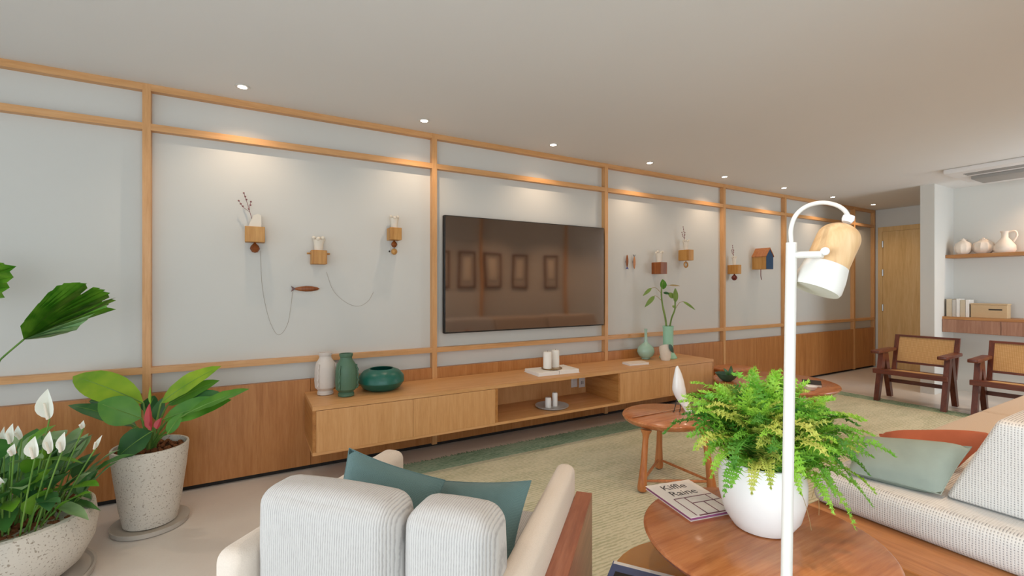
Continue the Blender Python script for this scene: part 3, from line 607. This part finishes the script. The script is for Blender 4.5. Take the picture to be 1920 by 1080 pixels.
# low ochre table
ot = thing('low_table', 'low ochre lacquered table tucked beside the round cherry table', 'table', (1.33, 1.0, .0125))
oc = []
for i in range(40):
    a = 2*PI*i/40; oc.append((.32*math.cos(a), .32*math.sin(a)))
MB().prism(oc, .2175, .2475, 'z').build('top', 'ochre_lacquer', ot)
MB().lathe([(.16, 0), (.15, .02), (.06, .04), (.05, .20), (.12, .2175)], n=28).build('pedestal', 'ochre_lacquer', ot, True)

# things on the round table
T0 = .45
bkp = [onz(1210, 912, T0+.012), onz(1295, 972, T0+.012), onz(1352, 958, T0+.012)]
ex = (bkp[2]-bkp[1]); 
bt = thing('cover_book', 'white book with lettering and maroon woven pattern beside the fern', 'book', (bkp[1].x, bkp[1].y, T0))
u = (bkp[0]-bkp[1]); u.z = 0; Lb = u.length; u.normalize(); v = Vector((u.y, -u.x, 0))
if v.dot(ex) < 0: v = -v
Wb = Lb*.78
R3 = Matrix(((v.x, u.x, 0), (v.y, u.y, 0), (0, 0, 1))).to_4x4()
def BB(x0, x1, y0, y1, z0, z1, r=.001, b=None): return (b or MB()).rbox(x0, x1, y0, y1, z0, z1, r, 1, R3)
BB(0, Wb, 0, Lb, 0, .002).build('cover', 'book_cover', bt); BB(.003, Wb-.003, .003, Lb-.003, .002, .011).build('page_block', 'magenta_paper', bt); tcv = BB(0, Wb, 0, Lb, .011, .0135).build('cover', 'book_cover', bt)
pat = MB(); zt = .0136; w2 = .004
def ln(x0, y0, x1, y1, wd=.0045):
    if abs(x0-x1) < 1e-6: pat.box(x0-wd/2, x0+wd/2, y0, y1, zt, zt+.0004, R3)
    else: pat.box(x0, x1, y0-wd/2, y0+wd/2, zt, zt+.0004, R3)
W_, L_ = Wb, Lb
ln(.0*W_+.16*W_, .50*L_, .98*W_, .50*L_); ln(.16*W_, .03*L_, .16*W_, .50*L_); ln(.38*W_, .0*L_+.02*L_, .38*W_, .50*L_); ln(.38*W_, .33*L_, .98*W_, .33*L_); ln(.62*W_, .02*L_, .62*W_, .33*L_); ln(.84*W_, .03*L_, .84*W_, .50*L_); ln(.2*W_, .02*L_, .98*W_, .02*L_, .008)
pat.build('printed_pattern', 'maroon_ink', tcv)
def text(body, size, x, y, mat, parent, mtx, rot=0, name='printed_lettering'):
    cu = bpy.data.curves.new(name, 'FONT'); cu.body = body; cu.size = size; cu.extrude = .0002; tmp = bpy.data.objects.new('tmp', cu); COL.objects.link(tmp)
    dg = bpy.context.evaluated_depsgraph_get(); me = bpy.data.meshes.new_from_object(tmp.evaluated_get(dg)); bpy.data.objects.remove(tmp)
    me.transform(mtx @ Matrix.Translation((x, y, 0)) @ Matrix.Rotation(rot, 4, 'Z')); me.materials.clear(); me.materials.append(MATS[mat]); me.name = name
    o = bpy.data.objects.new(name, me); COL.objects.link(o); o.parent = parent; return o
LT = Matrix.Translation((0, 0, zt+.0003)) @ R3
text('Kiffle', Lb*.20, .22*W_, .78*L_, 'black_ink', tcv, LT); text('Raine', Lb*.20, .22*W_, .58*L_, 'black_ink', tcv, LT)
# magazine lying on the low ochre table
mg = thing('magazine', 'thick magazine with dark blue cover on the low ochre table', 'magazine', (1.14, 1.257, .26), -math.radians(54.8))
MB().rbox(0, .28, -.20, 0, 0, .003, .001, 1).build('cover', 'brown_cover', mg); MB().box(.002, .277, -.197, -.001, .003, .024).build('page_block', 'paper', mg)
MB().rbox(0, .28, -.20, 0, .024, .028, .001, 1).build('cover', 'blue_cover', mg); MB().box(.004, .276, -.018, -.001, .028, .0285).build('white_margin', 'paper', mg); MB().box(.02, .14, -.19, -.06, .028, .0284).build('cover_picture', 'dark_gap', mg)
# table 3 things
t = thing('leaf_dish', 'small dark green dish on the table behind the fern', 'dish', (3.72, 2.62, .43)); MB().lathe([(.03, 0), (.06, .02), (.10, .07), (.095, .07), (.055, .025), (1e-6, .012)], n=24).build('body', 'dark_leaf_paint', t, True)
MB().leaf((0, 0, .03), (.09, .02, .13), .05, (0, -1, .4), .2).build('leaf', 'leaf_dark', t, True); MB().leaf((0, 0, .03), (-.05, .0, .12), .05, (0, -1, .4), .2).build('leaf', 'leaf_gloss', t, True)
t = thing('small_book', 'small grey book on the table behind the fern', 'book', (4.22, 2.16, .43), .5); MB().rbox(-.1, .1, -.07, .07, 0, .003, .001, 1).build('cover', 'grey_plastic', t); MB().box(-.097, .097, -.067, .067, .003, .02).build('page_block', 'paper', t); MB().rbox(-.1, .1, -.07, .07, .02, .024, .001, 1).build('cover', 'dark_gap', t)
lathe_thing('small_bowl', 'small white bowl at the edge of the hidden coffee table', 'bowl', (3.98, 2.05, .43), [(.02, 0), (.035, .006), (.055, .035), (.05, .035), (.03, .01), (1e-6, .008)], 'white_ceramic', n=24)
# wooden stool between console and coffee table
st = thing('wood_stool', 'curved pale wood stool at the right end of the console', 'stool', (4.52, 3.13, .0125))
MB().rbox(-.22, .22, -.16, .16, .36, .40, .03, 3).build('seat', 'cherry_leg', st, True)
for s_ in (-1, 1): MB().rbox(s_*.2-.02, s_*.2+.02, -.15, .15, 0.0, .37, .015, 2).build('side_leg', 'cherry_leg', st, True)
# white bird
bd = thing('bird_figurine', 'slender white bird figurine on thin wire legs', 'figurine', (2.60, 2.13, .43))
dB = (Vector((2.60, 2.13, .43))-C0).dot(FW)
def bp(px, py, k=0): return dep(px, py, dB-.0009*max(0, py-738))-Vector((2.60, 2.13, .43))
ax = [(1271, 686), (1270, 690), (1271, 700), (1272, 715), (1273, 730), (1278, 745), (1284, 757), (1290, 768), (1294, 779)]
rr = [.003, .012, .024, .037, .044, .036, .027, .022, .020]
MB().tube(spline([bp(*q_) for q_ in ax], 3), [rr[min(i//3, 8)]*(1-(i % 3)/3)+rr[min(i//3+1, 8)]*((i % 3)/3) for i in range(25)], 16).build('body', 'white_ceramic', bd, True)
for a, b_ in (((1269, 748), (1264, 766)), ((1277, 752), (1275, 766))):
    q0 = bp(*a); q1 = bp(*b_); q1.z = 0.003; MB().tube([q0, q1, q1+Vector((-.02, -.01, 0))], .003, 6).build('wire_leg', 'black_metal', bd)

# ================================================================ floor lamp
LD = 1.0
top = dep(1484, 455, LD); bot = dep(1467, 1635, LD); bot.z = 0.0125
lp = thing('floor_lamp', 'white floor lamp with tilted wood and white capsule head', 'lamp', bot)
def LP(px, py, d=LD): return dep(px, py, d)-bot
MB().lathe([(.12, 0), (.13, .004), (.13, .016), (.122, .02), (.014, .022)], n=40).build('base', 'white_metal', lp, True)
MB().tube([(0, 0, .02), top-bot], [.0118, .0108], 18).build('pole', 'white_metal', lp, True)
MB().tube(spline([LP(1484, 458), LP(1483, 430), LP(1492, 404), LP(1512, 387), LP(1540, 380), LP(1566, 384), LP(1583, 394), LP(1592, 408)], 5), .0046, 10).build('curved_cable', 'white_metal', lp, True)
c0, c1 = LP(1596, 418), LP(1586, 414); MB().tube([LP(1592, 405), LP(1590, 411), LP(1587, 417)], [.011, .012, .009], 12).build('cable_joint', 'white_plastic', lp, True)
MB().tube([LP(1488, 478, .998), LP(1543, 477, .952)], .0075, 12).build('side_arm', 'white_metal', lp, True)
MB().sphere(LP(1547, 471, .950), .0085, 12).tube([LP(1540, 477, .985), LP(1547, 472, .950)], .006, 8).build('pivot_knob', 'white_plastic', lp, True)
axd = (LP(1587, 420)-LP(1536, 533)); AL_ = axd.length; axd.normalize()
cen0 = LP(1536, 527)
R = Matrix.Translation(cen0) @ axd.to_track_quat('Z', 'Y').to_matrix().to_4x4()
rw = .0415
def lat(prof): b = MB(); b.lathe(prof, (0, 0, 0), 32, R); return b
lat([(rw, .034), (rw*1.0, .10)]+[(max(rw*math.cos(a), 1e-6), .10+rw*.85*math.sin(a)) for a in [PI/2*k/7 for k in range(1, 8)]]).build('wood_body', 'pale_wood', lp, True)
lat([(rw*1.10, -.022), (rw*1.16, -.016), (rw*1.13, .01), (rw*1.02, .038), (rw*.96, .038), (rw*1.04, .01), (rw*1.06, -.016)]).build('shade', 'white_metal', lp, True)
lat([(1e-6, -.006), (rw*.9, -.004), (rw*.9, .036)]).build('bulb_holder', 'white_plastic', lp, True)

# ================================================================ sofa at the right
sf = thing('sofa', 'long woven off-white sofa on a wood platform', 'sofa', (0, 0, 0.0125))
SZ = -.0125
def SB(x0, x1, y0, y1, z0, z1, r, b=0, res=5, n=4): return MB().rbox(x0, x1, y0, y1, z0+SZ, z1+SZ, r, n, None, b, res)
SB(1.945, 5.35, .02, 1.12, .275, .31, .006, 0, 0, 1).build('wood_platform', 'platform_wood', sf)
SB(1.97, 5.30, .06, 1.06, .07, .275, .01, 0, 0, 2).build('upholstered_base', 'woven_fabric', sf)
for x, y in ((2.1, .14), (2.1, 1.0), (5.2, .14), (5.2, 1.0)): SB(x, x+.06, y, y+.05, .0125, .07, .003, 0, 0, 1).build('leg', 'teak_dark', sf)
SB(2.20, 3.25, .40, 1.13, .31, .448, .04, .006).build('seat_cushion', 'woven_fabric', sf, 'all')
SB(3.26, 4.30, .10, 1.14, .31, .44, .04, .010).build('seat_cushion', 'seat_fabric', sf, 'all')
SB(4.31, 5.33, .10, 1.14, .31, .44, .04, .010).build('seat_cushion', 'seat_fabric', sf, 'all')
def back_cushion(x0, x1):
    b = MB(); prof_b = [(.725, .45), (.585, .735), (.50, .79), (.30, .80), (.26, .70), (.34, .45)]
    s_ = MB().rbox(x0, x1, -.5, .5, -.5, .5, .06, 4, None, .0, 5)
    vs = []
    for (x, y, z) in s_.v:
        v_ = z+.5; u_ = y+.5; yb_ = .36-.10*v_; yf_ = .725-.15*v_; vs.append((x, yb_+(yf_-yb_)*u_, .45+SZ+.345*v_))
    s_.v = vs; return s_
back_cushion(2.35, 3.28).build('back_cushion', 'woven_fabric', sf, 'all'); back_cushion(3.30, 4.28).build('back_cushion', 'seat_fabric', sf, 'all'); back_cushion(4.30, 5.30).build('back_cushion', 'seat_fabric', sf, 'all')
SB(2.30, 5.33, .04, .24, .31, .68, .04, 0, 2).build('back_frame', 'woven_fabric', sf, 'all')
pillow('throw_pillow', 'sage green velvet cushion on the near end of the sofa', (onx(1592, 884, 2.27), onx(1764, 927, 2.33), onx(1822, 838, 2.47), onx(1602, 821, 2.50)), .10, 'sage_velvet', pinch=.03)
pillow('throw_pillow', 'rust red cushion behind the sage green cushion on the sofa', (onz(1662, 860, .47), onz(1790, 880, .47), onx(1872, 815, 2.78), onx(1648, 814, 2.86)), .10, 'rust_cloth', pinch=.03)

# ================================================================ cane chairs
def cane_chair(label, loc, rz=0):
    t = thing('cane_armchair', label, 'armchair', loc, rz, 'teak and cane armchairs')
    # local: faces -x, y width
    Wd = .56
    for s_ in (-1, 1):
        y_ = s_*Wd/2; yo = .022
        for foot, tp in ((.0, .16), (.38, .21)):
            MB().prism([(foot-.03, 0), (foot+.03, 0), (tp+.05, .525), (tp-.05, .525)], y_-yo, y_+yo, 'y').build('leg', 'teak_dark', t)
        MB().rbox(-.06, .46, y_-.04, y_+.04, .525, .56, .008, 2).build('armrest', 'teak_dark', t, True)
    MB().rbox(-.03, .01, -Wd/2-.03, Wd/2+.03, .305, .355, .004, 1).build('seat_rail', 'teak_rail', t); MB().rbox(.44, .48, -Wd/2+.03, Wd/2-.03, .26, .31, .004, 1).build('seat_rail', 'teak_rail', t)
    for s_ in (-1, 1): MB().prism([(.01, .31), (.44, .265), (.44, .31), (.01, .352)], s_*(Wd/2-.045)-.018, s_*(Wd/2-.045)+.018, 'y').build('seat_rail', 'teak_dark', t)
    MB().prism([(.01, .342), (.45, .298), (.45, .306), (.01, .35)], -Wd/2+.06, Wd/2-.06, 'y').build('cane_seat', 'cane', t)
    MB().rbox(.33, .365, -Wd/2+.02, Wd/2-.02, .17, .21, .004, 1).build('stretcher', 'teak_rail', t)
    a, b_ = Vector((.43, 0, .27)), Vector((.56, 0, .705))
    def bk_(t0, t1, y0, y1, th=.018): p0, p1 = a.lerp(b_, t0), a.lerp(b_, t1); return MB().prism([(p0.x-th, p0.z), (p0.x+th, p0.z), (p1.x+th, p1.z), (p1.x-th, p1.z)], y0, y1, 'y')
    for s_ in (-1, 1): bk_(0, 1, s_*(Wd/2-.02)-.02, s_*(Wd/2-.02)+.02).build('back_post', 'teak_dark', t)
    bk_(.955, 1, -Wd/2+.04, Wd/2-.04).build('back_rail', 'teak_rail', t); bk_(.27, .32, -Wd/2+.04, Wd/2-.04).build('back_rail', 'teak_rail', t)
    bk_(.32, .955, -Wd/2+.04, Wd/2-.04, .006).build('cane_back', 'cane', t)
    return t
cane_chair('teak armchair with cane back, nearer the door', (6.09, 2.145, .0125), .06)
cane_chair('teak armchair with cane back, cut by the picture edge', (6.16, 1.37, .0125), .06)

# ================================================================ plants
def pot_top(t, r, z, n, mat='clay_pebble'):
    MB().lathe([(1e-6, z-.012), (r, z-.014)], n=28).build('soil', 'soil', t)
    b = MB()
    for k in range(n):
        a = random.uniform(0, 2*PI); q_ = r*.96*math.sqrt(random.random()); b.sphere((q_*math.cos(a), q_*math.sin(a), z-.008+random.uniform(-.003, .004)), random.uniform(.009, .014), 6)
    o = b.build('clay_pebbles', mat, t, True); o['kind'] = 'stuff'
# --- philodendron in the tall pot
PP = Vector((-.462, 3.10, 0))
ph = thing('philodendron', 'philodendron with red sheaths in a tall speckled pot', 'potted plant', PP+Vector((0, 0, .022)))
OZ = Vector((PP.x, PP.y, .022))
MB().lathe([(.105, 0), (.118, .004), (.135, .10), (.158, .28), (.170, .40), (.168, .408), (.158, .408), (.150, .36), (1e-6, .34)], n=48).build('pot', 'terrazzo', ph, True)
pot_top(ph, .153, .39, 110)
sa = thing('plant_saucer', 'round stone saucer under the tall philodendron pot', 'saucer', PP); MB().lathe([(.15, 0), (.168, .004), (.172, .028), (.163, .028), (.155, .022), (1e-6, .021)], n=44).build('dish', 'saucer_stone', sa, True)
dp_ = (PP+Vector((0, 0, .5))-C0).dot(FW)
def pp(a, b_, dd=0): return dep(100+a/4.908, 660+b_/4.908, dp_+dd)-OZ
root = Vector((0, 0, .40))
TOW = -FW
for (a, b_, wd, nr, bend, mt, d0, d1) in (
    ((830, 470), (180, 225), .135, TOW+Vector((0, 0, .9)), .16, 'leaf_lime', 0, .06), ((810, 610), (410, 465), .125, TOW+Vector((0, 0, .5)), .12, 'leaf_mid', -.05, -.12),
    ((770, 690), (135, 490), .085, Vector((0, 0, 1))+TOW*.4, .12, 'leaf_gloss', 0, -.02), ((910, 730), (590, 970), .135, TOW+Vector((-.3, 0, .6)), .12, 'leaf_dark', -.08, -.16),
    ((990, 470), (1545, 130), .10, TOW+Vector((-.4, 0, .8)), .10, 'leaf_lime', 0, .06), ((1050, 490), (1530, 262), .085, TOW+Vector((0, 0, .9)), .10, 'leaf_mid', .02, .08),
    ((1180, 490), (1556, 382), .085, TOW+Vector((0, 0, 1)), .08, 'leaf_gloss', 0, .04), ((1010, 620), (1640, 440), .10, TOW+Vector((0, 0, .6)), .10, 'leaf_mid', -.05, 0),
    ((1240, 560), (1805, 340), .085, TOW*.5+Vector((0, 0, 1)), .06, 'leaf_mid', -.08, -.02), ((1050, 755), (1190, 560), .05, TOW, .1, 'leaf_mid', -.1, -.06), ((870, 560), (930, 400), .08, TOW, .1, 'leaf_dark', .06, .10), ((430, 455), (330, 455), .03, TOW, .0, 'leaf_dark', .1, .1), ((960, 640), (1010, 420), .06, TOW, .1, 'leaf_gloss', .05, .08)):
    s_, e_ = pp(*a, d0), pp(*b_, d1); lf = MB().leaf(s_, e_, wd*1.2, tuple(nr), bend, .16, 9, .45, .05).build('leaf', mt, ph, True)
    r2 = root+Vector((random.uniform(-.02, .02), random.uniform(-.02, .02), -.02)); MB().tube(bez(r2, (r2+s_)/2+Vector((0, 0, .04)), s_, 6), [.008, .007, .006, .006, .005, .005, .004], 7).build('leaf_stalk', 'stem_green', ph, True)
    MB().tube(bez(s_, (s_+e_)/2+Vector(nr).normalized()*bend*(e_-s_).length*1.0, e_, 8)[:8], [.0035, .003, .0028, .0025, .002, .0018, .0015, .001], 5).build('midrib', 'stem_green', lf)
for a, b_, wd in (((900, 725), (888, 470), .042), ((880, 700), (870, 600), .03), ((950, 710), (995, 605), .035)): MB().leaf(pp(*a, -.10), pp(*b_, -.08), wd, tuple(TOW), .08, .5, 7).build('red_sheath', 'red_sheath', ph, True)
MB().leaf(pp(895, 480, -.09), pp(893, 320, -.08), .016, tuple(TOW), .02, .5, 6).build('new_shoot', 'leaf_lime', ph, True)

# --- peace lily in the wide bowl
LPc = Vector((-.90, 2.72, 0))
pl = thing('peace_lily', 'peace lily with white spathes in a wide speckled bowl', 'potted plant', LPc+Vector((0, 0, .022))); LZ = LPc+Vector((0, 0, .022))
MB().lathe([(.16, 0), (.19, .008), (.252, .06), (.292, .14), (.302, .21), (.292, .285), (.28, .292), (.268, .28), (1e-6, .25)], n=56).build('pot', 'terrazzo', pl, True)
pot_top(pl, .27, .278, 320)
sa = thing('plant_saucer', 'round stone saucer under the wide peace lily bowl', 'saucer', LPc); MB().lathe([(.27, 0), (.29, .004), (.296, .03), (.286, .03), (.276, .022), (1e-6, .021)], n=52).build('dish', 'saucer_stone', sa, True)
rnd = random.Random(11)
for k in range(150):
    a = rnd.uniform(0, 2*PI); r0 = .21*math.sqrt(rnd.random()); bs = Vector((r0*math.cos(a), r0*math.sin(a), .265)); out = a+rnd.uniform(-.7, .7); tilt = .10+.65*(r0/.21)*rnd.uniform(.4, 1.0)
    st_l = rnd.uniform(.10, .33)*(1-.45*r0/.21); dr = Vector((math.cos(out)*math.sin(tilt), math.sin(out)*math.sin(tilt), math.cos(tilt))); j = bs+dr*st_l
    ll = rnd.uniform(.12, .18); ld = Vector((math.cos(out)*.75, math.sin(out)*.75, rnd.uniform(-.45, 1.0))).normalized(); e_ = j+ld*ll
    MB().leaf(j, e_, ll*rnd.uniform(.42, .56), (dr.x*-.3, dr.y*-.3, 1), .16, .2, 7, .42, .06).build('leaf', rnd.choice(['leaf_lily', 'leaf_lily', 'leaf_lily_light', 'leaf_lily_light', 'leaf_gloss', 'leaf_lily_bright']), pl, True)
    MB().tube(bez(bs, (bs+j)/2+Vector((0, 0, .01)), j, 4), .003, 5).build('leaf_stalk', 'stem_green', pl)
dl = (LPc+Vector((0, 0, .4))-C0).dot(FW)
for (px, py, hp, wp, dd, ln_) in ((93, 785, 56, 32, -.05, -.1), (66, 858, 40, 26, -.22, 0), (96, 848, 40, 19, -.15, -.1), (117, 846, 36, 18, -.15, .2), (22, 830, 36, 16, -.1, .1), (26, 852, 20, 16, -.2, .1), (41, 822, 24, 14, 0, -.5), (157, 802, 14, 9, .05, 0), (180, 840, 24, 8, .0, .8), (5, 905, 10, 16, -.2, -.8), (8, 840, 40, 12, .05, 0)):
    d_ = dl+dd; s_ = dep(px, py, d_)-LZ; e_ = dep(px+ln_*hp*.6, py-hp, d_-.01)-LZ; wd = wp*d_/FPX
    spt = MB().leaf(s_, e_, wd*.88, tuple(TOW+Vector((.3, 0, .1))), .12, .7, 8, .42, 0, 1.25).build('spathe', 'spathe', pl, True)
    MB().tube([s_+TOW*.008, s_.lerp(e_, .55)+TOW*.018], [.005, .004], 7).build('spadix', 'cream_ceramic', spt, True)
    b0 = Vector((s_.x*.55, s_.y*.55, .26)); MB().tube(bez(b0, (b0+s_)/2+Vector((0, 0, .03)), s_, 6), .003, 6).build('flower_stalk', 'stem_green', pl)

# --- fan palm at the left edge
FPc = Vector((-1.95, 2.75, 0))
fp = thing('fan_palm', 'fan palm reaching in at the left picture edge', 'potted plant', FPc)
MB().lathe([(.15, 0), (.165, .006), (.20, .25), (.225, .42), (.22, .43), (.205, .43), (.2, .39), (1e-6, .37)], n=40).build('pot', 'terrazzo', fp, True); MB().lathe([(1e-6, .385), (.203, .385)], n=28).build('soil', 'soil', fp)
D1 = 2.05
def fan(base, rim, dpt, name='fan_leaf', mat='leaf_palm', ridge=.012):
    # rim: list of pixel points in order; pleated blade, built as folded strips
    bs = dep(*base, dpt)-FPc; vs = [bs]; fs = []
    for k, (x, y) in enumerate(rim):
        p_ = dep(x, y, dpt+(.10*(k/len(rim))))-FPc; m_ = bs.lerp(p_, .55)+TOW*(.025 if k % 2 else -.0); vs += [m_+TOW*(ridge if k % 2 else -ridge), p_+TOW*(ridge if k % 2 else -ridge)]
    for k in range(len(rim)-1): a = 1+2*k; fs += [(0, a, a+2), (a, a+1, a+3, a+2)]
    return MB().add(vs, fs).build(name, mat, fp)
def zz(a, b_): return (a/4.5, 480+b_/4.5)
def dens(pts, n):
    out = []
    for i in range(len(pts)-1):
        for k in range(n): t_ = k/n; out.append((pts[i][0]*(1-t_)+pts[i+1][0]*t_, pts[i][1]*(1-t_)+pts[i+1][1]*t_))
    return out+[pts[-1]]
fb_ = (200, 705)
fan(zz(*fb_), dens([zz(*q_) for q_ in ((250, 530), (345, 400), (470, 262), (560, 228), (660, 222), (742, 235), (672, 345))], 3), D1)
fan(zz(*fb_), dens([zz(*q_) for q_ in ((672, 345), (805, 262), (870, 285), (932, 325), (850, 400))], 3), D1+.01)
fan(zz(*fb_), dens([zz(*q_) for q_ in ((850, 400), (958, 350), (962, 375), (900, 412))], 2), D1+.02)
fan(zz(*fb_), dens([zz(*q_) for q_ in ((880, 412), (962, 450), (800, 495))], 2), D1+.02)
fan(zz(*fb_), dens([zz(*q_) for q_ in ((800, 480), (730, 540), (640, 625), (560, 650), (420, 685), (300, 700))], 2), D1+.0, mat='leaf_palm_pale', ridge=.004)
MB().tube(spline([Vector((.02, 0, .38)), Vector((.25, -.15, .55)), dep(-60, 735, D1)-FPc, dep(0, 675, D1)-FPc, dep(*zz(*fb_), D1)-FPc], 5), [.006]*10+[.004]*11, 7).build('leaf_stalk', 'stem_green', fp)
fan((-110, 545), dens([(-60, 470), (-10, 490), (26, 499), (18, 530), (4, 558), (-40, 570)], 3), D1+.1)
MB().tube(spline([Vector((-.02, .0, .38)), Vector((.1, -.1, .8)), dep(-160, 600, D1+.1)-FPc, dep(-110, 545, D1+.1)-FPc], 5), .005, 7).build('leaf_stalk', 'stem_green', fp)
fan((-330, 480), dens([(-250, 380), (-200, 430), (-190, 500), (-230, 560), (-300, 580)], 4), D1+.2)
MB().tube(spline([Vector((0, .02, .38)), Vector((-.05, .0, .9)), dep(-330, 480, D1+.2)-FPc], 5), .005, 7).build('leaf_stalk', 'stem_green', fp)

# --- fern on the round table
FZ = Vector((TC[0], TC[1], T0))
FZ = onz(1428, 985, T0); FZ = Vector((FZ.x, FZ.y, T0))
fe = thing('potted_fern', 'lush bright green fern in a rounded white pot', 'potted plant', FZ)
MB().lathe([(.08, 0), (.092, .004), (.119, .045), (.136, .11), (.137, .165), (.125, .228), (.121, .231), (.117, .225), (.127, .16), (1e-6, .15)], n=56).build('pot', 'white_ceramic', fe, True)
MB().lathe([(1e-6, .205), (.118, .205)], n=28).build('soil', 'soil', fe)
def frond_on(pts, mat, seed, L, wide=1.0):
    r_ = random.Random(seed); b = MB(); n = len(pts)-1
    b.tube(pts, [.0016*(1-.6*i/n) for i in range(n+1)], 4, False)
    for k in range(2, n+1):
        t_ = k/n; tg = (pts[min(k+1, n)]-pts[k-1]).normalized(); sd = tg.cross(Vector((0, 0, 1))); sd = sd.normalized() if sd.length > .05 else Vector((0, 1, 0)); up = sd.cross(tg)
        pl_ = .058*wide*L/.3*(math.sin(PI*min(1, (t_*.84+.14)))**.7)*(1.05-.2*t_); wd = L/n*1.1
        for sg in (-1, 1):
            fwd = tg*(.25+.25*r_.random()); d_ = (sd*sg+fwd+up*r_.uniform(-.3, .35)).normalized(); e_ = pts[k]+d_*pl_; q_ = tg*wd*.5; m_ = pts[k].lerp(e_, .55)+up*r_.uniform(.0, .008)
            l1 = pts[k].lerp(m_, .5); jit = q_*r_.uniform(.9, 1.3)
            vs = [pts[k]-q_*.5, pts[k]+q_*.5, l1+jit*1.15+up*.003, l1+jit*.4, m_+jit*1.0+up*.004, m_+q_*.3, e_, m_-q_*.3, m_-jit*.9+up*.004, l1-jit*.4, l1-jit*1.1+up*.003]
            b.add(vs, [(0, 1, 2, 3, 9, 10), (9, 3, 4, 5, 7, 8), (7, 5, 6)])
    return b.build('frond', mat, fe, False)
def frond_mesh(L, n, mat, seed, curl):
    pts = []
    for k in range(n+1):
        a = 1.2-curl*(k/n)**1.7*1.9; pts.append((pts[-1]+Vector((math.cos(a), 0, math.sin(a)))*(L/n)) if pts else Vector((0, 0, 0)))
    return frond_on(pts, mat, seed, L)
protos = [frond_mesh(L_, 22, mt, i, cu_) for i, (L_, mt, cu_) in enumerate(((.33, 'fern_bright', .9), (.29, 'fern_bright', 1.15), (.32, 'fern_mid', 1.0), (.29, 'fern_mid', .8), (.30, 'fern_yellow', 1.05), (.30, 'fern_bright', .65), (.32, 'fern_deep', 1.1), (.28, 'fern_yellow', .9)))]
rf = random.Random(5)
for k in range(282):
    pr_ = protos[k] if k < len(protos) else rf.choice(protos)
    o = pr_ if k < len(protos) else share(pr_, fe)
    a = k*2.39996+rf.uniform(-.2, .2); r0 = .105*math.sqrt(rf.random()); lean = rf.uniform(-1.15, .05)
    o.location = (r0*math.cos(a)+RT.x*.022, r0*math.sin(a)+RT.y*.022, .20); o.rotation_euler = (rf.uniform(-.5, .5), lean, a); s_ = rf.uniform(.6, 1.06)*(1.28-.36*r0/.105); o.scale = (s_, s_, s_)
# long trailing fronds
for i, (tx, ty, dd, lift, mt) in enumerate(((1640, 925, .0, .10, 'fern_bright'), (1634, 948, -.06, .10, 'fern_mid'), (1602, 990, -.10, .12, 'fern_bright'), (1560, 960, -.16, .10, 'fern_bright'), (1600, 905, .02, .12, 'fern_mid'), (1628, 890, .06, .12, 'fern_deep'), (1618, 830, .08, .14, 'fern_mid'), (1612, 790, .08, .14, 'fern_bright'), (1565, 930, -.1, .12, 'fern_mid'),
    (1322, 870, .02, .14, 'fern_bright'), (1305, 810, .06, .14, 'fern_mid'), (1308, 775, .04, .14, 'fern_bright'), (1335, 895, -.06, .14, 'fern_bright'), (1372, 912, -.16, .12, 'fern_mid'), (1358, 930, -.1, .14, 'fern_mid'), (1410, 925, -.17, .12, 'fern_yellow'), (1445, 915, -.18, .12, 'fern_yellow'), (1500, 925, -.17, .12, 'fern_bright'))):
    tgt = dep(tx, ty, 1.50+dd)-FZ; a = math.atan2(tgt.y, tgt.x); p0 = Vector((.08*math.cos(a), .08*math.sin(a), .215)); mid_ = (p0+tgt)/2+Vector((0, 0, lift))+Vector((math.cos(a), math.sin(a), 0))*.03
    pts = bez(p0, mid_, tgt, 20); frond_on(pts, mt, 50+i, min(.36, max(.24, (tgt-p0).length*1.1)), .85)
for k in range(5):
    a = -1.9+k*.5; MB().tube(bez((.11*math.cos(a), .11*math.sin(a), .22), (.18*math.cos(a), .18*math.sin(a), .22), (.165*math.cos(a+.3), .165*math.sin(a+.3), .06+.02*k), 8), .0008, 4).build('runner', 'dry_stem', fe)
